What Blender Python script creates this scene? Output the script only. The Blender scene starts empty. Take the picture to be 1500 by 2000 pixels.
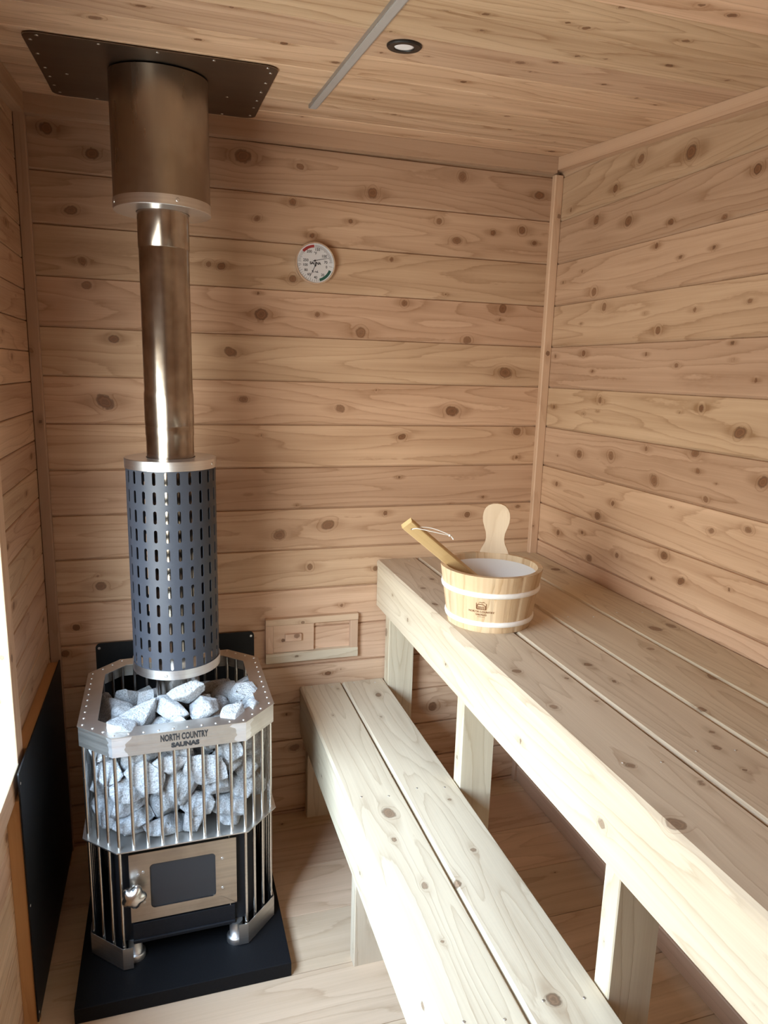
import bpy, bmesh, math, random
import numpy as np
from mathutils import Vector, Matrix, Quaternion

# ------------------------------------------------------------------ camera, daylight, exposure
SC = bpy.context.scene
COL = SC.collection
R = math.radians
PI = math.pi

cam_d = bpy.data.cameras.new('camera'); cam = bpy.data.objects.new('camera', cam_d); COL.objects.link(cam)
cam_d.sensor_fit = 'HORIZONTAL'; cam_d.sensor_width = 36.0; cam_d.lens = 36.0 * 1364.6 / 1500.0
cam_d.clip_start = 0.01; cam_d.clip_end = 60
cam.location = (0.35616, -2.16999, 1.51042)
cam.rotation_euler = (1.374544, -0.027251, -0.296884)
SC.camera = cam

SKY_TOP = (0.60, 0.86, 1.28); SKY_LOW = (0.66, 0.82, 1.02); GROUND = (0.27, 0.262, 0.24); TREES = (0.26, 0.26, 0.245)
SKY_STRENGTH = 34.0
world = bpy.data.worlds.new('daylight'); SC.world = world; world.use_nodes = True
wn = world.node_tree; wn.nodes.clear()
_o = wn.nodes.new('ShaderNodeOutputWorld'); _b = wn.nodes.new('ShaderNodeBackground')
_t = wn.nodes.new('ShaderNodeTexCoord'); _s = wn.nodes.new('ShaderNodeSeparateXYZ'); _r = wn.nodes.new('ShaderNodeValToRGB')
_m = wn.nodes.new('ShaderNodeMath'); _m.operation = 'MULTIPLY_ADD'; _m.inputs[1].default_value = 0.5; _m.inputs[2].default_value = 0.5
wn.links.new(_t.outputs['Generated'], _s.inputs[0]); wn.links.new(_s.outputs['Z'], _m.inputs[0]); wn.links.new(_m.outputs[0], _r.inputs[0])
e = _r.color_ramp.elements
e[0].position = 0.0; e[0].color = (*GROUND, 1); e[1].position = 1.0; e[1].color = (*SKY_TOP, 1)
for _p, _c in ((0.49, GROUND), (0.53, TREES), (0.60, TREES), (0.72, SKY_LOW)): q = e.new(_p); q.color = (*_c, 1)
# sky weighted brighter to the front left, added to light the stove side
_d = wn.nodes.new('ShaderNodeVectorMath'); _d.operation = 'DOT_PRODUCT'; _d.inputs[1].default_value = (-0.32, -0.947, 0.0)
_g = wn.nodes.new('ShaderNodeMapRange'); _g.interpolation_type = 'SMOOTHSTEP'
for _i, _v in ((1, 0.35), (2, 0.98), (3, 0.60 * SKY_STRENGTH), (4, 1.25 * SKY_STRENGTH)): _g.inputs[_i].default_value = _v
wn.links.new(_t.outputs['Generated'], _d.inputs[0]); wn.links.new(_d.outputs['Value'], _g.inputs[0])
wn.links.new(_r.outputs[0], _b.inputs[0]); wn.links.new(_g.outputs[0], _b.inputs[1])
wn.links.new(_b.outputs[0], _o.inputs[0])

WIN = (-1.75, -0.61, 0.648, 1.62)        # window opening in the left wall: y0, y1, z0, z1
_pl = bpy.data.lights.new('window_portal', 'AREA'); _pl.shape = 'RECTANGLE'; _pl.size = WIN[3] - WIN[2]; _pl.size_y = WIN[1] - WIN[0]
_pl.cycles.is_portal = True
portal = bpy.data.objects.new('window_portal', _pl); COL.objects.link(portal)
portal.location = (-0.10, (WIN[0] + WIN[1]) / 2, (WIN[2] + WIN[3]) / 2); portal.rotation_euler = (0, R(-90), 0)

SC.view_settings.view_transform = 'Standard'; SC.view_settings.look = 'None'
SC.view_settings.exposure = 0.42; SC.view_settings.gamma = 1.0; SC.view_settings.use_curve_mapping = False
SC.cycles.use_denoising = True
SC.cycles.max_bounces = 16; SC.cycles.diffuse_bounces = 8; SC.cycles.glossy_bounces = 6; SC.cycles.transparent_max_bounces = 12
SC.cycles.sample_clamp_indirect = 8.0

# ------------------------------------------------------------------ node helper and materials
class NT:
    def __init__(s, name):
        s.m = bpy.data.materials.new(name); s.m.use_nodes = True; s.t = s.m.node_tree; s.t.nodes.clear()
    def n(s, typ, ins=None, **props):
        nd = s.t.nodes.new('ShaderNode' + typ)
        for k, v in props.items(): setattr(nd, k, v)
        for k, v in (ins or {}).items():
            if isinstance(v, bpy.types.NodeSocket): s.t.links.new(v, nd.inputs[k])
            else: nd.inputs[k].default_value = v
        return nd
    def math(s, op, a, b=None, c=None, clamp=False):
        ins = {0: a}
        if b is not None: ins[1] = b
        if c is not None: ins[2] = c
        return s.n('Math', ins, operation=op, use_clamp=clamp).outputs[0]
    def mapr(s, v, a, b, c, d, smooth=False):
        return s.n('MapRange', {0: v, 1: a, 2: b, 3: c, 4: d}, interpolation_type='SMOOTHSTEP' if smooth else 'LINEAR', clamp=True).outputs[0]
    def xyz(s, x, y, z): return s.n('CombineXYZ', {0: x, 1: y, 2: z}).outputs[0]
    def noise(s, vec, scale=1.0, detail=2.0, rough=0.5, dist=0.0):
        return s.n('TexNoise', {'Vector': vec, 'Scale': scale, 'Detail': detail, 'Roughness': rough, 'Distortion': dist}).outputs[0]
    def mix(s, f, a, b, blend='MIX'):
        nd = s.t.nodes.new('ShaderNodeMix'); nd.data_type = 'RGBA'; nd.blend_type = blend; nd.clamp_factor = True
        for k, v in ((0, f), (6, a), (7, b)):
            if isinstance(v, bpy.types.NodeSocket): s.t.links.new(v, nd.inputs[k])
            else: nd.inputs[k].default_value = (*v, 1) if isinstance(v, tuple) and len(v) == 3 else v
        return nd.outputs[2]
    def sep(s, v): return s.n('SeparateXYZ', {0: v}).outputs
    def obj(s): return s.n('TexCoord').outputs['Object']
    def pos(s): return s.n('NewGeometry').outputs['Position']
    def out(s, shader): s.t.links.new(shader, s.n('OutputMaterial').inputs[0]); return s.m
    def pbr(s, color, rough, metal=0.0, spec=0.5, bump=None, bstr=0.1, bdist=0.001, **extra):
        ins = {'Base Color': (*color, 1) if isinstance(color, tuple) else color, 'Roughness': rough, 'Metallic': metal, 'Specular IOR Level': spec}
        if bump is not None: ins['Normal'] = s.n('Bump', {'Strength': bstr, 'Distance': bdist, 'Height': bump}).outputs[0]
        ins.update(extra)
        return s.out(s.n('BsdfPrincipled', ins).outputs[0])

def wood(name, light, dark, knot, ring=9.0, lines=0.35, rough=0.55, streak=0.8, tint=((1.0, 0.93, 0.92), (1.0, 1.0, 0.93)), tone=(0.84, 1.12), fibre=0.35):
    t = NT(name)
    gu, gf, gs = t.sep(t.n('Attribute', attribute_name='wg').outputs['Vector'])[:3]
    kd, kr, tn = t.sep(t.n('Attribute', attribute_name='wk').outputs['Vector'])[:3]
    kh = t.n('Attribute', attribute_name='wh').outputs['Fac']
    M = t.math
    n1 = t.noise(t.xyz(M('MULTIPLY', gu, 1.0), M('MULTIPLY', gf, 10.0), M('MULTIPLY', gs, 9.7)), detail=1.6, rough=0.4)
    big = t.noise(t.xyz(M('MULTIPLY', gu, 2.2), M('MULTIPLY', gf, 7.0), M('MULTIPLY', gs, 4.3)), detail=2.0)
    kw = t.mapr(kd, 1.0, 2.6, 0.42, 0.0, True)
    rc = M('ADD', M('MULTIPLY', M('MULTIPLY', n1, ring), M('SUBTRACT', 1.0, kw)), M('MULTIPLY', M('MULTIPLY', M('ADD', kd, M('MULTIPLY', M('SUBTRACT', big, 0.5), 1.5)), 2.6), kw))
    wob = t.noise(t.xyz(M('MULTIPLY', gu, 45.0), M('MULTIPLY', gf, 160.0), gs), detail=1.0)
    rc = M('ADD', rc, M('MULTIPLY', M('SUBTRACT', wob, 0.5), 0.16))
    fr = M('FRACT', rc)
    line = M('MULTIPLY', M('ADD', M('MULTIPLY', t.mapr(fr, 0.2, 0.93, 0.0, 1.0), 0.35), M('POWER', t.mapr(fr, 0.55, 0.94, 0.0, 1.0), 3.0)), t.mapr(fr, 0.95, 1.0, 1.0, 0.0))
    fb = t.noise(t.xyz(M('MULTIPLY', gu, 5.0), M('MULTIPLY', gf, 300.0), M('MULTIPLY', gs, 3.0)), detail=2.0)
    st = t.noise(t.xyz(M('MULTIPLY', gu, 0.9), M('MULTIPLY', gf, 24.0), M('MULTIPLY', gs, 5.1)), detail=3.0, rough=0.55)
    f = M('ADD', M('MULTIPLY', line, lines), M('MULTIPLY', M('SUBTRACT', fb, 0.5), fibre))
    f = M('ADD', f, M('MULTIPLY', M('SUBTRACT', st, 0.46), streak * 1.3))
    f = M('ADD', f, M('MULTIPLY', M('SUBTRACT', big, 0.5), 0.5))
    f = M('ADD', f, M('MULTIPLY', t.mapr(M('ADD', kh, M('MULTIPLY', M('SUBTRACT', st, 0.5), 2.0)), 0.7, 2.3, 1.0, 0.0, True), M('ADD', 0.12, M('MULTIPLY', kr, 0.42))))
    f = M('ADD', f, 0.22, clamp=True)
    c = t.mix(f, light, dark)
    wh = t.n('TexWhiteNoise', {'W': gs}, noise_dimensions='1D').outputs[0]
    c = t.mix(1.0, c, t.mix(wh, tint[0], tint[1]), 'MULTIPLY')
    tv = t.mapr(tn, 0.0, 1.0, tone[0], tone[1])
    c = t.mix(1.0, c, t.n('CombineColor', {0: tv, 1: tv, 2: tv}).outputs[0], 'MULTIPLY')
    kn = t.noise(t.xyz(M('MULTIPLY', gu, 90.0), M('MULTIPLY', gf, 90.0), gs), detail=2.0)
    kp = M('ADD', kd, M('MULTIPLY', M('SUBTRACT', kn, 0.5), 0.7))
    core = t.mapr(kp, 0.82, 1.12, 1.0, 0.0, True)
    krg = M('SINE', M('MULTIPLY', kp, 17.0))
    kc = t.mix(t.mapr(krg, -1, 1, 0.0, 0.55), knot, tuple(0.5 * x for x in knot))
    kc = t.mix(t.mapr(kp, 0.1, 0.5, 0.6, 0.0), kc, tuple(0.38 * x for x in knot))
    c = t.mix(M('MULTIPLY', core, M('ADD', 0.55, M('MULTIPLY', kr, 0.42))), c, kc)
    edge = M('MULTIPLY', t.mapr(kp, 0.80, 1.0, 0.0, 1.0, True), t.mapr(kp, 1.0, 1.22, 1.0, 0.0, True))
    c = t.mix(M('MULTIPLY', edge, M('MULTIPLY', kr, 0.6)), c, tuple(0.3 * x for x in knot))
    h = M('ADD', M('MULTIPLY', fb, 0.6), M('MULTIPLY', line, 0.5))
    return t.pbr(c, M('ADD', rough, M('MULTIPLY', M('SUBTRACT', fb, 0.5), 0.2)), spec=0.32, bump=h, bstr=0.25, bdist=0.0006)

M_WALL = wood('cedar_wall_boards', (0.61, 0.428, 0.300), (0.30, 0.17, 0.094), (0.21, 0.092, 0.042), ring=11.0, lines=0.27, streak=0.75, tone=(0.76, 1.12))
M_CEIL = wood('cedar_ceiling_boards', (0.70, 0.525, 0.375), (0.38, 0.235, 0.14), (0.20, 0.088, 0.042), ring=11.0, lines=0.34, streak=1.15)
M_TRIM = wood('cedar_trim', (0.62, 0.44, 0.315), (0.42, 0.265, 0.17), (0.22, 0.11, 0.06), ring=6.0, lines=0.22, tone=(0.62, 1.1))
M_BENCH = wood('pale_bench_timber', (0.67, 0.58, 0.455), (0.41, 0.315, 0.225), (0.25, 0.15, 0.09), ring=13.0, lines=0.30, rough=0.5, streak=0.7, tint=((1.0, 0.95, 0.93), (1.0, 1.0, 0.93)), tone=(0.9, 1.08))
M_BENCH_EDGE = wood('bench_edge_timber', (0.68, 0.59, 0.465), (0.47, 0.37, 0.26), (0.30, 0.19, 0.12), ring=11.0, lines=0.34, rough=0.5, streak=0.7, tint=((1.0, 0.97, 0.93), (1.0, 1.0, 0.92)), tone=(0.95, 1.05))
M_FLOOR = wood('floor_boards', (0.68, 0.505, 0.355), (0.44, 0.30, 0.19), (0.15, 0.08, 0.05), ring=7.0, lines=0.3, streak=0.75, rough=0.6)
M_CASING = wood('pine_window_casing', (0.82, 0.72, 0.56), (0.62, 0.48, 0.33), (0.26, 0.15, 0.09), ring=5.0, lines=0.2, tone=(0.95, 1.05))
M_FURR = wood('furring_strip_timber', (0.60, 0.36, 0.17), (0.42, 0.22, 0.09), (0.16, 0.07, 0.03), ring=5.0, lines=0.22, tone=(0.95, 1.05))
M_STAVE = wood('pine_bucket_staves', (0.74, 0.60, 0.42), (0.52, 0.36, 0.21), (0.4, 0.25, 0.14), ring=9.0, lines=0.42, streak=0.9, tone=(0.8, 1.14), rough=0.45, tint=((1.0, 0.88, 0.78), (1.0, 1.0, 1.0)))
M_HANDLE = wood('pale_bucket_handle', (0.78, 0.68, 0.52), (0.62, 0.50, 0.35), (0.4, 0.25, 0.14), ring=5.0, lines=0.25, tone=(0.96, 1.04), rough=0.45)
M_LADLE = wood('ladle_wood', (0.66, 0.48, 0.265), (0.46, 0.30, 0.14), (0.3, 0.16, 0.06), ring=6.0, lines=0.3, tone=(0.97, 1.05), rough=0.42)

def metal(name, col, rough, stain=None, amount=0.5, brush=(3, 3, 180), spec=0.5, patch=7.0, rv=0.16):
    t = NT(name); p = t.obj(); M = t.math
    x, y, z = t.sep(p)[:3]
    br = t.noise(t.xyz(M('MULTIPLY', x, brush[0]), M('MULTIPLY', y, brush[1]), M('MULTIPLY', z, brush[2])), detail=3.0)
    pt = t.noise(p, scale=patch, detail=4.0, rough=0.6)
    c = col
    if stain: c = t.mix(M('MULTIPLY', t.mapr(pt, 0.42, 0.62, 0.0, 1.0, True), amount), col, stain)
    c = t.mix(t.mapr(br, 0.3, 0.7, 0.0, 0.18), c, (0.12, 0.1, 0.09))
    r = M('ADD', rough, M('ADD', M('MULTIPLY', M('SUBTRACT', br, 0.5), rv), M('MULTIPLY', M('SUBTRACT', pt, 0.5), rv)))
    return t.pbr(c, r, metal=1.0, spec=spec)

M_STEEL = metal('stainless_steel', (0.74, 0.715, 0.68), 0.42, (0.58, 0.54, 0.48), 0.6)
M_STEEL_BRIGHT = metal('polished_steel', (0.92, 0.92, 0.94), 0.48)
M_DOOR = metal('door_steel_brown_reflection', (0.52, 0.465, 0.405), 0.33, (0.40, 0.34, 0.28), 0.6)  # brown put into the steel for the floor and bench it reflects
M_STEEL_KNOB = metal('satin_knob_steel', (0.78, 0.75, 0.71), 0.24)
M_ROD = metal('steel_rod', (0.72, 0.69, 0.65), 0.24)
M_PIPE = metal('heat_tinted_flue_steel', (0.52, 0.485, 0.45), 0.19, (0.27, 0.215, 0.175), 0.8, brush=(40, 40, 3), patch=5.0, rv=0.07)
M_SHROUD = metal('heat_tinted_shroud_steel', (0.44, 0.385, 0.325), 0.31, (0.29, 0.235, 0.185), 0.6, brush=(30, 30, 3), patch=4.0)
M_PLATE = metal('dull_plate_steel', (0.21, 0.19, 0.17), 0.36, (0.24, 0.20, 0.17), 0.5)
M_ALU = metal('brushed_aluminium', (0.78, 0.79, 0.81), 0.33)
M_LED = NT('satin_aluminium_channel').pbr((0.40, 0.385, 0.38), 0.45, 0.6)

def plain(name, col, rough, metal=0.0, spec=0.5, nz=0.0, scale=60.0, bstr=0.1):
    t = NT(name)
    if not nz: return t.pbr(col, rough, metal, spec)
    p = t.noise(t.obj(), scale=scale, detail=3.0)
    c = t.mix(t.mapr(p, 0.3, 0.7, 0.0, 1.0), tuple(x * (1 - nz) for x in col), tuple(min(1, x * (1 + nz)) for x in col))
    return t.pbr(c, rough, metal, spec, bump=p, bstr=bstr, bdist=0.0005)

M_GUARD = plain('charcoal_powder_coat', (0.034, 0.038, 0.050), 0.46, 0.1, 0.36, 0.12, 900, 0.05)
M_BLACK = plain('black_painted_steel', (0.008, 0.008, 0.009), 0.50, 0.0, 0.25, 0.2, 300, 0.04)
M_FIREBOX = plain('matt_black_firebox', (0.009, 0.009, 0.011), 0.55, 0.0, 0.25, 0.2, 200, 0.05)
M_HEARTH = plain('black_hearth_board', (0.008, 0.008, 0.009), 0.58, 0.0, 0.12, 0.3, 400, 0.1)
M_GLASS_DARK = plain('smoked_door_glass', (0.018, 0.02, 0.024), 0.09, 0.0, 0.5)
M_DARK = plain('cutout_shade_black', (0.012, 0.011, 0.011), 0.6)  # dark colour painted for the shade inside cut letters and the ladle hole
M_SCREW = plain('zinc_screw', (0.62, 0.61, 0.60), 0.28, 0.9)
M_SCREWHOLE = plain('recessed_screw_shadow', (0.10, 0.085, 0.07), 0.5, 0.5)
M_DIAL = plain('white_dial', (0.56, 0.55, 0.57), 0.35)
M_INK = plain('dial_ink', (0.015, 0.015, 0.02), 0.5)
M_RED = plain('dial_red', (0.25, 0.018, 0.02), 0.5)
M_GREEN = plain('dial_green', (0.012, 0.075, 0.055), 0.5)
M_CHROME = plain('chrome', (0.90, 0.90, 0.91), 0.22, 1.0)
M_LAMPRING = plain('black_lamp_ring', (0.012, 0.010, 0.010), 0.4)
M_DIFFUSER = plain('white_lamp_diffuser', (0.82, 0.82, 0.86), 0.4)
M_LINER = plain('white_plastic_liner', (0.90, 0.89, 0.89), 0.3)
M_HOOP = plain('white_hoop', (0.88, 0.85, 0.82), 0.4)
M_CORD = plain('white_cord', (0.85, 0.83, 0.79), 0.7)
M_BRAND = plain('burnt_brown_print', (0.20, 0.075, 0.025), 0.6)
M_FRAME = plain('white_window_frame', (0.80, 0.80, 0.80), 0.35)

def stone_mat():
    t = NT('grey_granite'); p = t.obj(); M = t.math
    rnd = t.n('ObjectInfo').outputs['Random']
    p2 = t.n('VectorMath', {0: p, 1: t.xyz(M('MULTIPLY', rnd, 7.0), rnd, M('MULTIPLY', rnd, 3.0))}, operation='ADD').outputs[0]
    a = t.noise(p2, scale=260.0, detail=3.0, rough=0.65); b = t.noise(p2, scale=26.0, detail=4.0); g = t.noise(p2, scale=900.0, detail=2.0)
    c = t.mix(t.mapr(a, 0.36, 0.62, 0.0, 1.0), (0.46, 0.465, 0.475), (0.86, 0.87, 0.89))
    c = t.mix(t.mapr(b, 0.52, 0.70, 0.0, 0.45), c, (0.62, 0.52, 0.46))
    c = t.mix(t.mapr(rnd, 0.0, 1.0, 0.0, 0.25), c, (0.66, 0.62, 0.60))
    d = t.noise(p2, scale=75.0, detail=6.0, rough=0.72)
    h = M('ADD', M('MULTIPLY', d, 2.2), M('ADD', M('MULTIPLY', a, 0.5), M('MULTIPLY', g, 0.2)))
    c = t.mix(t.mapr(d, 0.28, 0.42, 0.55, 0.0), c, (0.33, 0.32, 0.32))
    return t.pbr(c, 0.72, spec=0.35, bump=h, bstr=1.0, bdist=0.012)
M_STONE = stone_mat()

def glass_mat():
    t = NT('window_glass')
    fr = t.n('Fresnel', {'IOR': 1.45}).outputs[0]
    tr = t.n('BsdfTransparent', {'Color': (0.96, 0.98, 0.97, 1)}).outputs[0]; gl = t.n('BsdfGlossy', {'Roughness': 0.02}).outputs[0]
    front = t.math('SUBTRACT', 1.0, t.n('NewGeometry').outputs['Backfacing'])
    return t.out(t.n('MixShader', {0: t.math('MULTIPLY', fr, front), 1: tr, 2: gl}).outputs[0])
M_GLASS = glass_mat()

# ------------------------------------------------------------------ object helpers
def tag(o, label=None, cat=None, group=None, kind=None):
    if label: o['label'] = label
    if cat: o['category'] = cat
    if group: o['group'] = group
    if kind: o['kind'] = kind
    return o
def thing(name, label, cat, loc=(0, 0, 0), rot=(0, 0, 0), group=None):
    o = bpy.data.objects.new(name, None); COL.objects.link(o); o.location = loc; o.rotation_euler = rot
    o.empty_display_size = 0.05
    return tag(o, label, cat, group)
def link(name, me, mat, parent=None, loc=None, rot=None):
    o = bpy.data.objects.new(name, me); COL.objects.link(o)
    if mat is not None: me.materials.clear(); me.materials.append(mat)
    if parent is not None: o.parent = parent
    if loc is not None: o.location = loc
    if rot is not None: o.rotation_euler = rot
    return o
def dup(o, parent, loc=None, rot=None):
    c = o.copy(); COL.objects.link(c); c.parent = parent
    if loc is not None: c.location = loc
    if rot is not None: c.rotation_euler = rot
    return c
class MB:
    """collects shapes for one mesh"""
    def __init__(s): s.v = []; s.f = []; s.sm = []
    def add(s, vs, fs, smooth=False):
        b = len(s.v); s.v += [tuple(p) for p in vs]; s.f += [tuple(b + i for i in f) for f in fs]; s.sm += [smooth] * len(fs); return s
    def box(s, x0, x1, y0, y1, z0, z1, b=0.0):
        if b <= 0:
            return s.add([(x, y, z) for z in (z0, z1) for y in (y0, y1) for x in (x0, x1)],
                         [(0, 2, 3, 1), (4, 5, 7, 6), (0, 1, 5, 4), (2, 6, 7, 3), (0, 4, 6, 2), (1, 3, 7, 5)])
        bm = bmesh.new(); bmesh.ops.create_cube(bm, size=1.0)
        for v in bm.verts: v.co = Vector(((x0 + x1) / 2 + v.co.x * (x1 - x0), (y0 + y1) / 2 + v.co.y * (y1 - y0), (z0 + z1) / 2 + v.co.z * (z1 - z0)))
        bmesh.ops.bevel(bm, geom=bm.edges[:], offset=b, segments=2, affect='EDGES', profile=0.5)
        return s.bm(bm)
    def bm(s, bm, mat=None, smooth=False):
        bm.verts.index_update()
        vs = [(mat @ v.co if mat else v.co)[:] for v in bm.verts]; fs = [[v.index for v in f.verts] for f in bm.faces]
        bm.free(); return s.add(vs, fs, smooth)
    def lathe(s, prof, cx=0, cy=0, n=48, cap0=True, cap1=True, smooth=True, M=None):
        vs = []; fs = []
        for r, z in prof:
            for k in range(n):
                a = 2 * PI * k / n; p = Vector((cx + r * math.cos(a), cy + r * math.sin(a), z)); vs.append((M @ p) if M else p)
        m = len(prof)
        for i in range(m - 1):
            for k in range(n):
                k2 = (k + 1) % n; fs.append((i * n + k, i * n + k2, (i + 1) * n + k2, (i + 1) * n + k))
        s.add(vs, fs, smooth)
        if cap0: s.add([vs[k] for k in range(n)][::-1], [tuple(range(n))])
        if cap1: s.add([vs[(m - 1) * n + k] for k in range(n)], [tuple(range(n))])
        return s
    def tube(s, pts, r, n=10, caps=True):
        pts = [Vector(p) for p in pts]; vs = []; fs = []
        up = None
        for i, p in enumerate(pts):
            d = (pts[min(i + 1, len(pts) - 1)] - pts[max(i - 1, 0)]).normalized()
            if up is None: up = d.orthogonal().normalized()
            up = (up - d * up.dot(d)).normalized(); w = d.cross(up)
            rr = r[i] if isinstance(r, (list, tuple)) else r
            for k in range(n): a = 2 * PI * k / n; vs.append(p + (up * math.cos(a) + w * math.sin(a)) * rr)
        for i in range(len(pts) - 1):
            for k in range(n): k2 = (k + 1) % n; fs.append((i * n + k, i * n + k2, (i + 1) * n + k2, (i + 1) * n + k))
        s.add(vs, fs, True)
        if caps: s.add(vs[:n][::-1], [tuple(range(n))]); s.add(vs[-n:], [tuple(range(n))])
        return s
    def prism(s, poly, z0, z1, M=None):
        n = len(poly); vs = [(x, y, z0) for x, y in poly] + [(x, y, z1) for x, y in poly]
        if M: vs = [M @ Vector(p) for p in vs]
        return s.add(vs, [tuple(range(n))[::-1], tuple(range(n, 2 * n))] + [(i, (i + 1) % n, n + (i + 1) % n, n + i) for i in range(n)])
    def build(s, name, mat, parent=None, loc=None, rot=None):
        me = bpy.data.meshes.new(name); me.from_pydata(s.v, [], s.f)
        me.polygons.foreach_set('use_smooth', s.sm); me.update()
        return link(name, me, mat, parent, loc, rot)
def sharpen(o, ang=35):
    me = o.data; bm = bmesh.new(); bm.from_mesh(me)
    for ed in bm.edges:
        if len(ed.link_faces) == 2 and ed.calc_face_angle(0) > R(ang): ed.smooth = False
    bm.to_mesh(me); bm.free(); return o
_dg = None
def text_mesh(body, size, extrude=0.0004, spacing=1.0, bold=0.0):
    cu = bpy.data.curves.new('lettering', 'FONT'); cu.body = body; cu.size = size; cu.extrude = extrude; cu.align_x = 'CENTER'; cu.align_y = 'CENTER'
    cu.space_character = spacing; cu.offset = bold; cu.resolution_u = 3
    o = bpy.data.objects.new('lettering', cu); COL.objects.link(o)
    dg = bpy.context.evaluated_depsgraph_get(); dg.update()
    me = bpy.data.meshes.new_from_object(o.evaluated_get(dg)); bpy.data.objects.remove(o); bpy.data.curves.remove(cu)
    return me
def text_into(mb, body, size, M, **k):
    me = text_mesh(body, size, **k)
    mb.add([M @ v.co for v in me.vertices], [tuple(p.vertices) for p in me.polygons]); bpy.data.meshes.remove(me); return mb
def bend(mb, fn): mb.v = [tuple(fn(p)) for p in mb.v]; return mb

class WB:
    """collects sawn boards (grain and knots stored on the vertices) for one mesh"""
    _seed = 100
    def __init__(s): s.V = []; s.F = []; s.G = []; s.K = []; s.n = 0
    def _add(s, P, F, G, K):
        s.V.append(P); s.F.append(F + s.n); s.G.append(G); s.K.append(K); s.n += len(P)
    def board(s, o, U, V, N, L, W, T, knots=(), cell=0.008, bot=0.002, top=0.002, tone=None, rnd=0, clampz=None, fine=True, ucell=None):
        WB._seed += 1; rg = np.random.RandomState(WB._seed)
        o = np.array(o, float); U = np.array(U, float); V = np.array(V, float); N = np.array(N, float)
        sd = rg.rand() * 9 + 0.1; tn = rg.rand() if tone is None else tone
        kn = list(knots)
        for _ in range(rnd): kn.append((rg.rand() * L, W * (0.15 + 0.7 * rg.rand()), 0.004 + 0.009 * rg.rand()))
        nv = max(1, int(round((W - bot - top) / cell))) if fine else 1
        pts = [(0.0, -T, -T), (0.0, -bot, -bot)] + [(bot + (W - bot - top) * i / nv, 0.0, bot + (W - bot - top) * i / nv) for i in range(nv + 1)]
        pts += [(W, -top, W + top), (W, -T, W + T)]
        nu = max(1, int(round(L / (ucell or cell * 1.25)))) if fine else max(1, int(L / 0.15))
        us = np.linspace(0, L, nu + 1); pv = np.array(pts); m = len(pts)
        uu = np.repeat(us, m); vv = np.tile(pv[:, 0], nu + 1); nn = np.tile(pv[:, 1], nu + 1); ss = np.tile(pv[:, 2], nu + 1)
        def attrs(uu, ss):
            kd = np.full(len(uu), 4.0); f = ss.copy(); ks = np.full(len(uu), 0.5); kh = np.full(len(uu), 6.0)
            for ku, kv, r in kn:
                rk = np.random.RandomState(int(abs(ku * 7919 + kv * 104729 + r * 1e6)) % 100000)
                el = 0.8 + 0.75 * rk.rand() ** 1.5; an = rk.normal() * 0.35; r = r * (0.54 + 0.32 * rk.rand()); stg = 0.3 + 0.7 * rk.rand()
                d0 = uu - ku; d1 = ss - kv; du = (d0 * math.cos(an) + d1 * math.sin(an)) / el; dv = -d0 * math.sin(an) + d1 * math.cos(an)
                d = np.sqrt(du * du + dv * dv) / r
                ks = np.where(d < kd, stg, ks); kh = np.minimum(kh, np.sqrt((d0 / 2.7) ** 2 + (d1 * 1.1) ** 2) / r); kd = np.minimum(kd, d); du = d0; dv = d1
                f -= 1.3 * r * np.tanh(dv / (0.6 * r)) * np.exp(-(du / (3.5 * r)) ** 2) * np.exp(-np.abs(dv) / (2.2 * r))
            G = np.stack([uu + sd * 3.7, f + sd, np.full(len(uu), sd)], 1); K = np.stack([kd, ks, np.full(len(uu), tn), kh], 1)
            return G, K
        P = o + uu[:, None] * U + vv[:, None] * V + nn[:, None] * N
        if clampz is not None: P[:, 2] = np.minimum(P[:, 2], clampz(P))
        i = np.arange(nu)[:, None] * m; k = np.arange(m)[None, :]; k2 = (k + 1) % m
        F = np.stack([i + k, i + k + m, i + k2 + m, i + k2], -1).reshape(-1, 4)
        flip = np.dot(np.cross(U, V), N) < 0
        if flip: F = F[:, ::-1]
        G, K = attrs(uu, ss); s._add(P, F, G, K)
        for e, uval in ((0, 0.0), (1, L)):      # end grain
            q = np.array([(0.0, -T), (W, -T), (W, -top), (W - top, 0), (bot, 0), (0.0, -bot)])
            Pe = o + uval * U + q[:, :1] * V + q[:, 1:] * N
            if clampz is not None: Pe[:, 2] = np.minimum(Pe[:, 2], clampz(Pe))
            Fe = np.array([(0, 1, 2, 5), (5, 2, 3, 4)]); Fe = Fe if (e == 1) != flip else Fe[:, ::-1]
            Ge = np.stack([q[:, 1] * 6 + sd * 3, q[:, 0] * 1.5 + sd, np.full(6, sd)], 1); Ke = np.stack([np.full(6, 4.0), np.zeros(6), np.full(6, tn), np.full(6, 6.0)], 1)
            s._add(Pe, Fe, Ge, Ke)
        return s
    def slab(s, x0, x1, y0, y1, z0, z1, tone=0.3):
        P = np.array([(x, y, z) for z in (z0, z1) for y in (y0, y1) for x in (x0, x1)], float)
        F = np.array([(0, 2, 3, 1), (4, 5, 7, 6), (0, 1, 5, 4), (2, 6, 7, 3), (0, 4, 6, 2), (1, 3, 7, 5)])
        s._add(P, F, P * 1.0, np.tile([4.0, 0, tone, 6.0], (8, 1))); return s
    def raw(s, P, F, G, tone=0.5, K=None):
        P = np.array(P, float); s._add(P, np.array(F), np.array(G, float), K if K is not None else np.tile([4.0, 0, tone, 6.0], (len(P), 1))); return s
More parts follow.
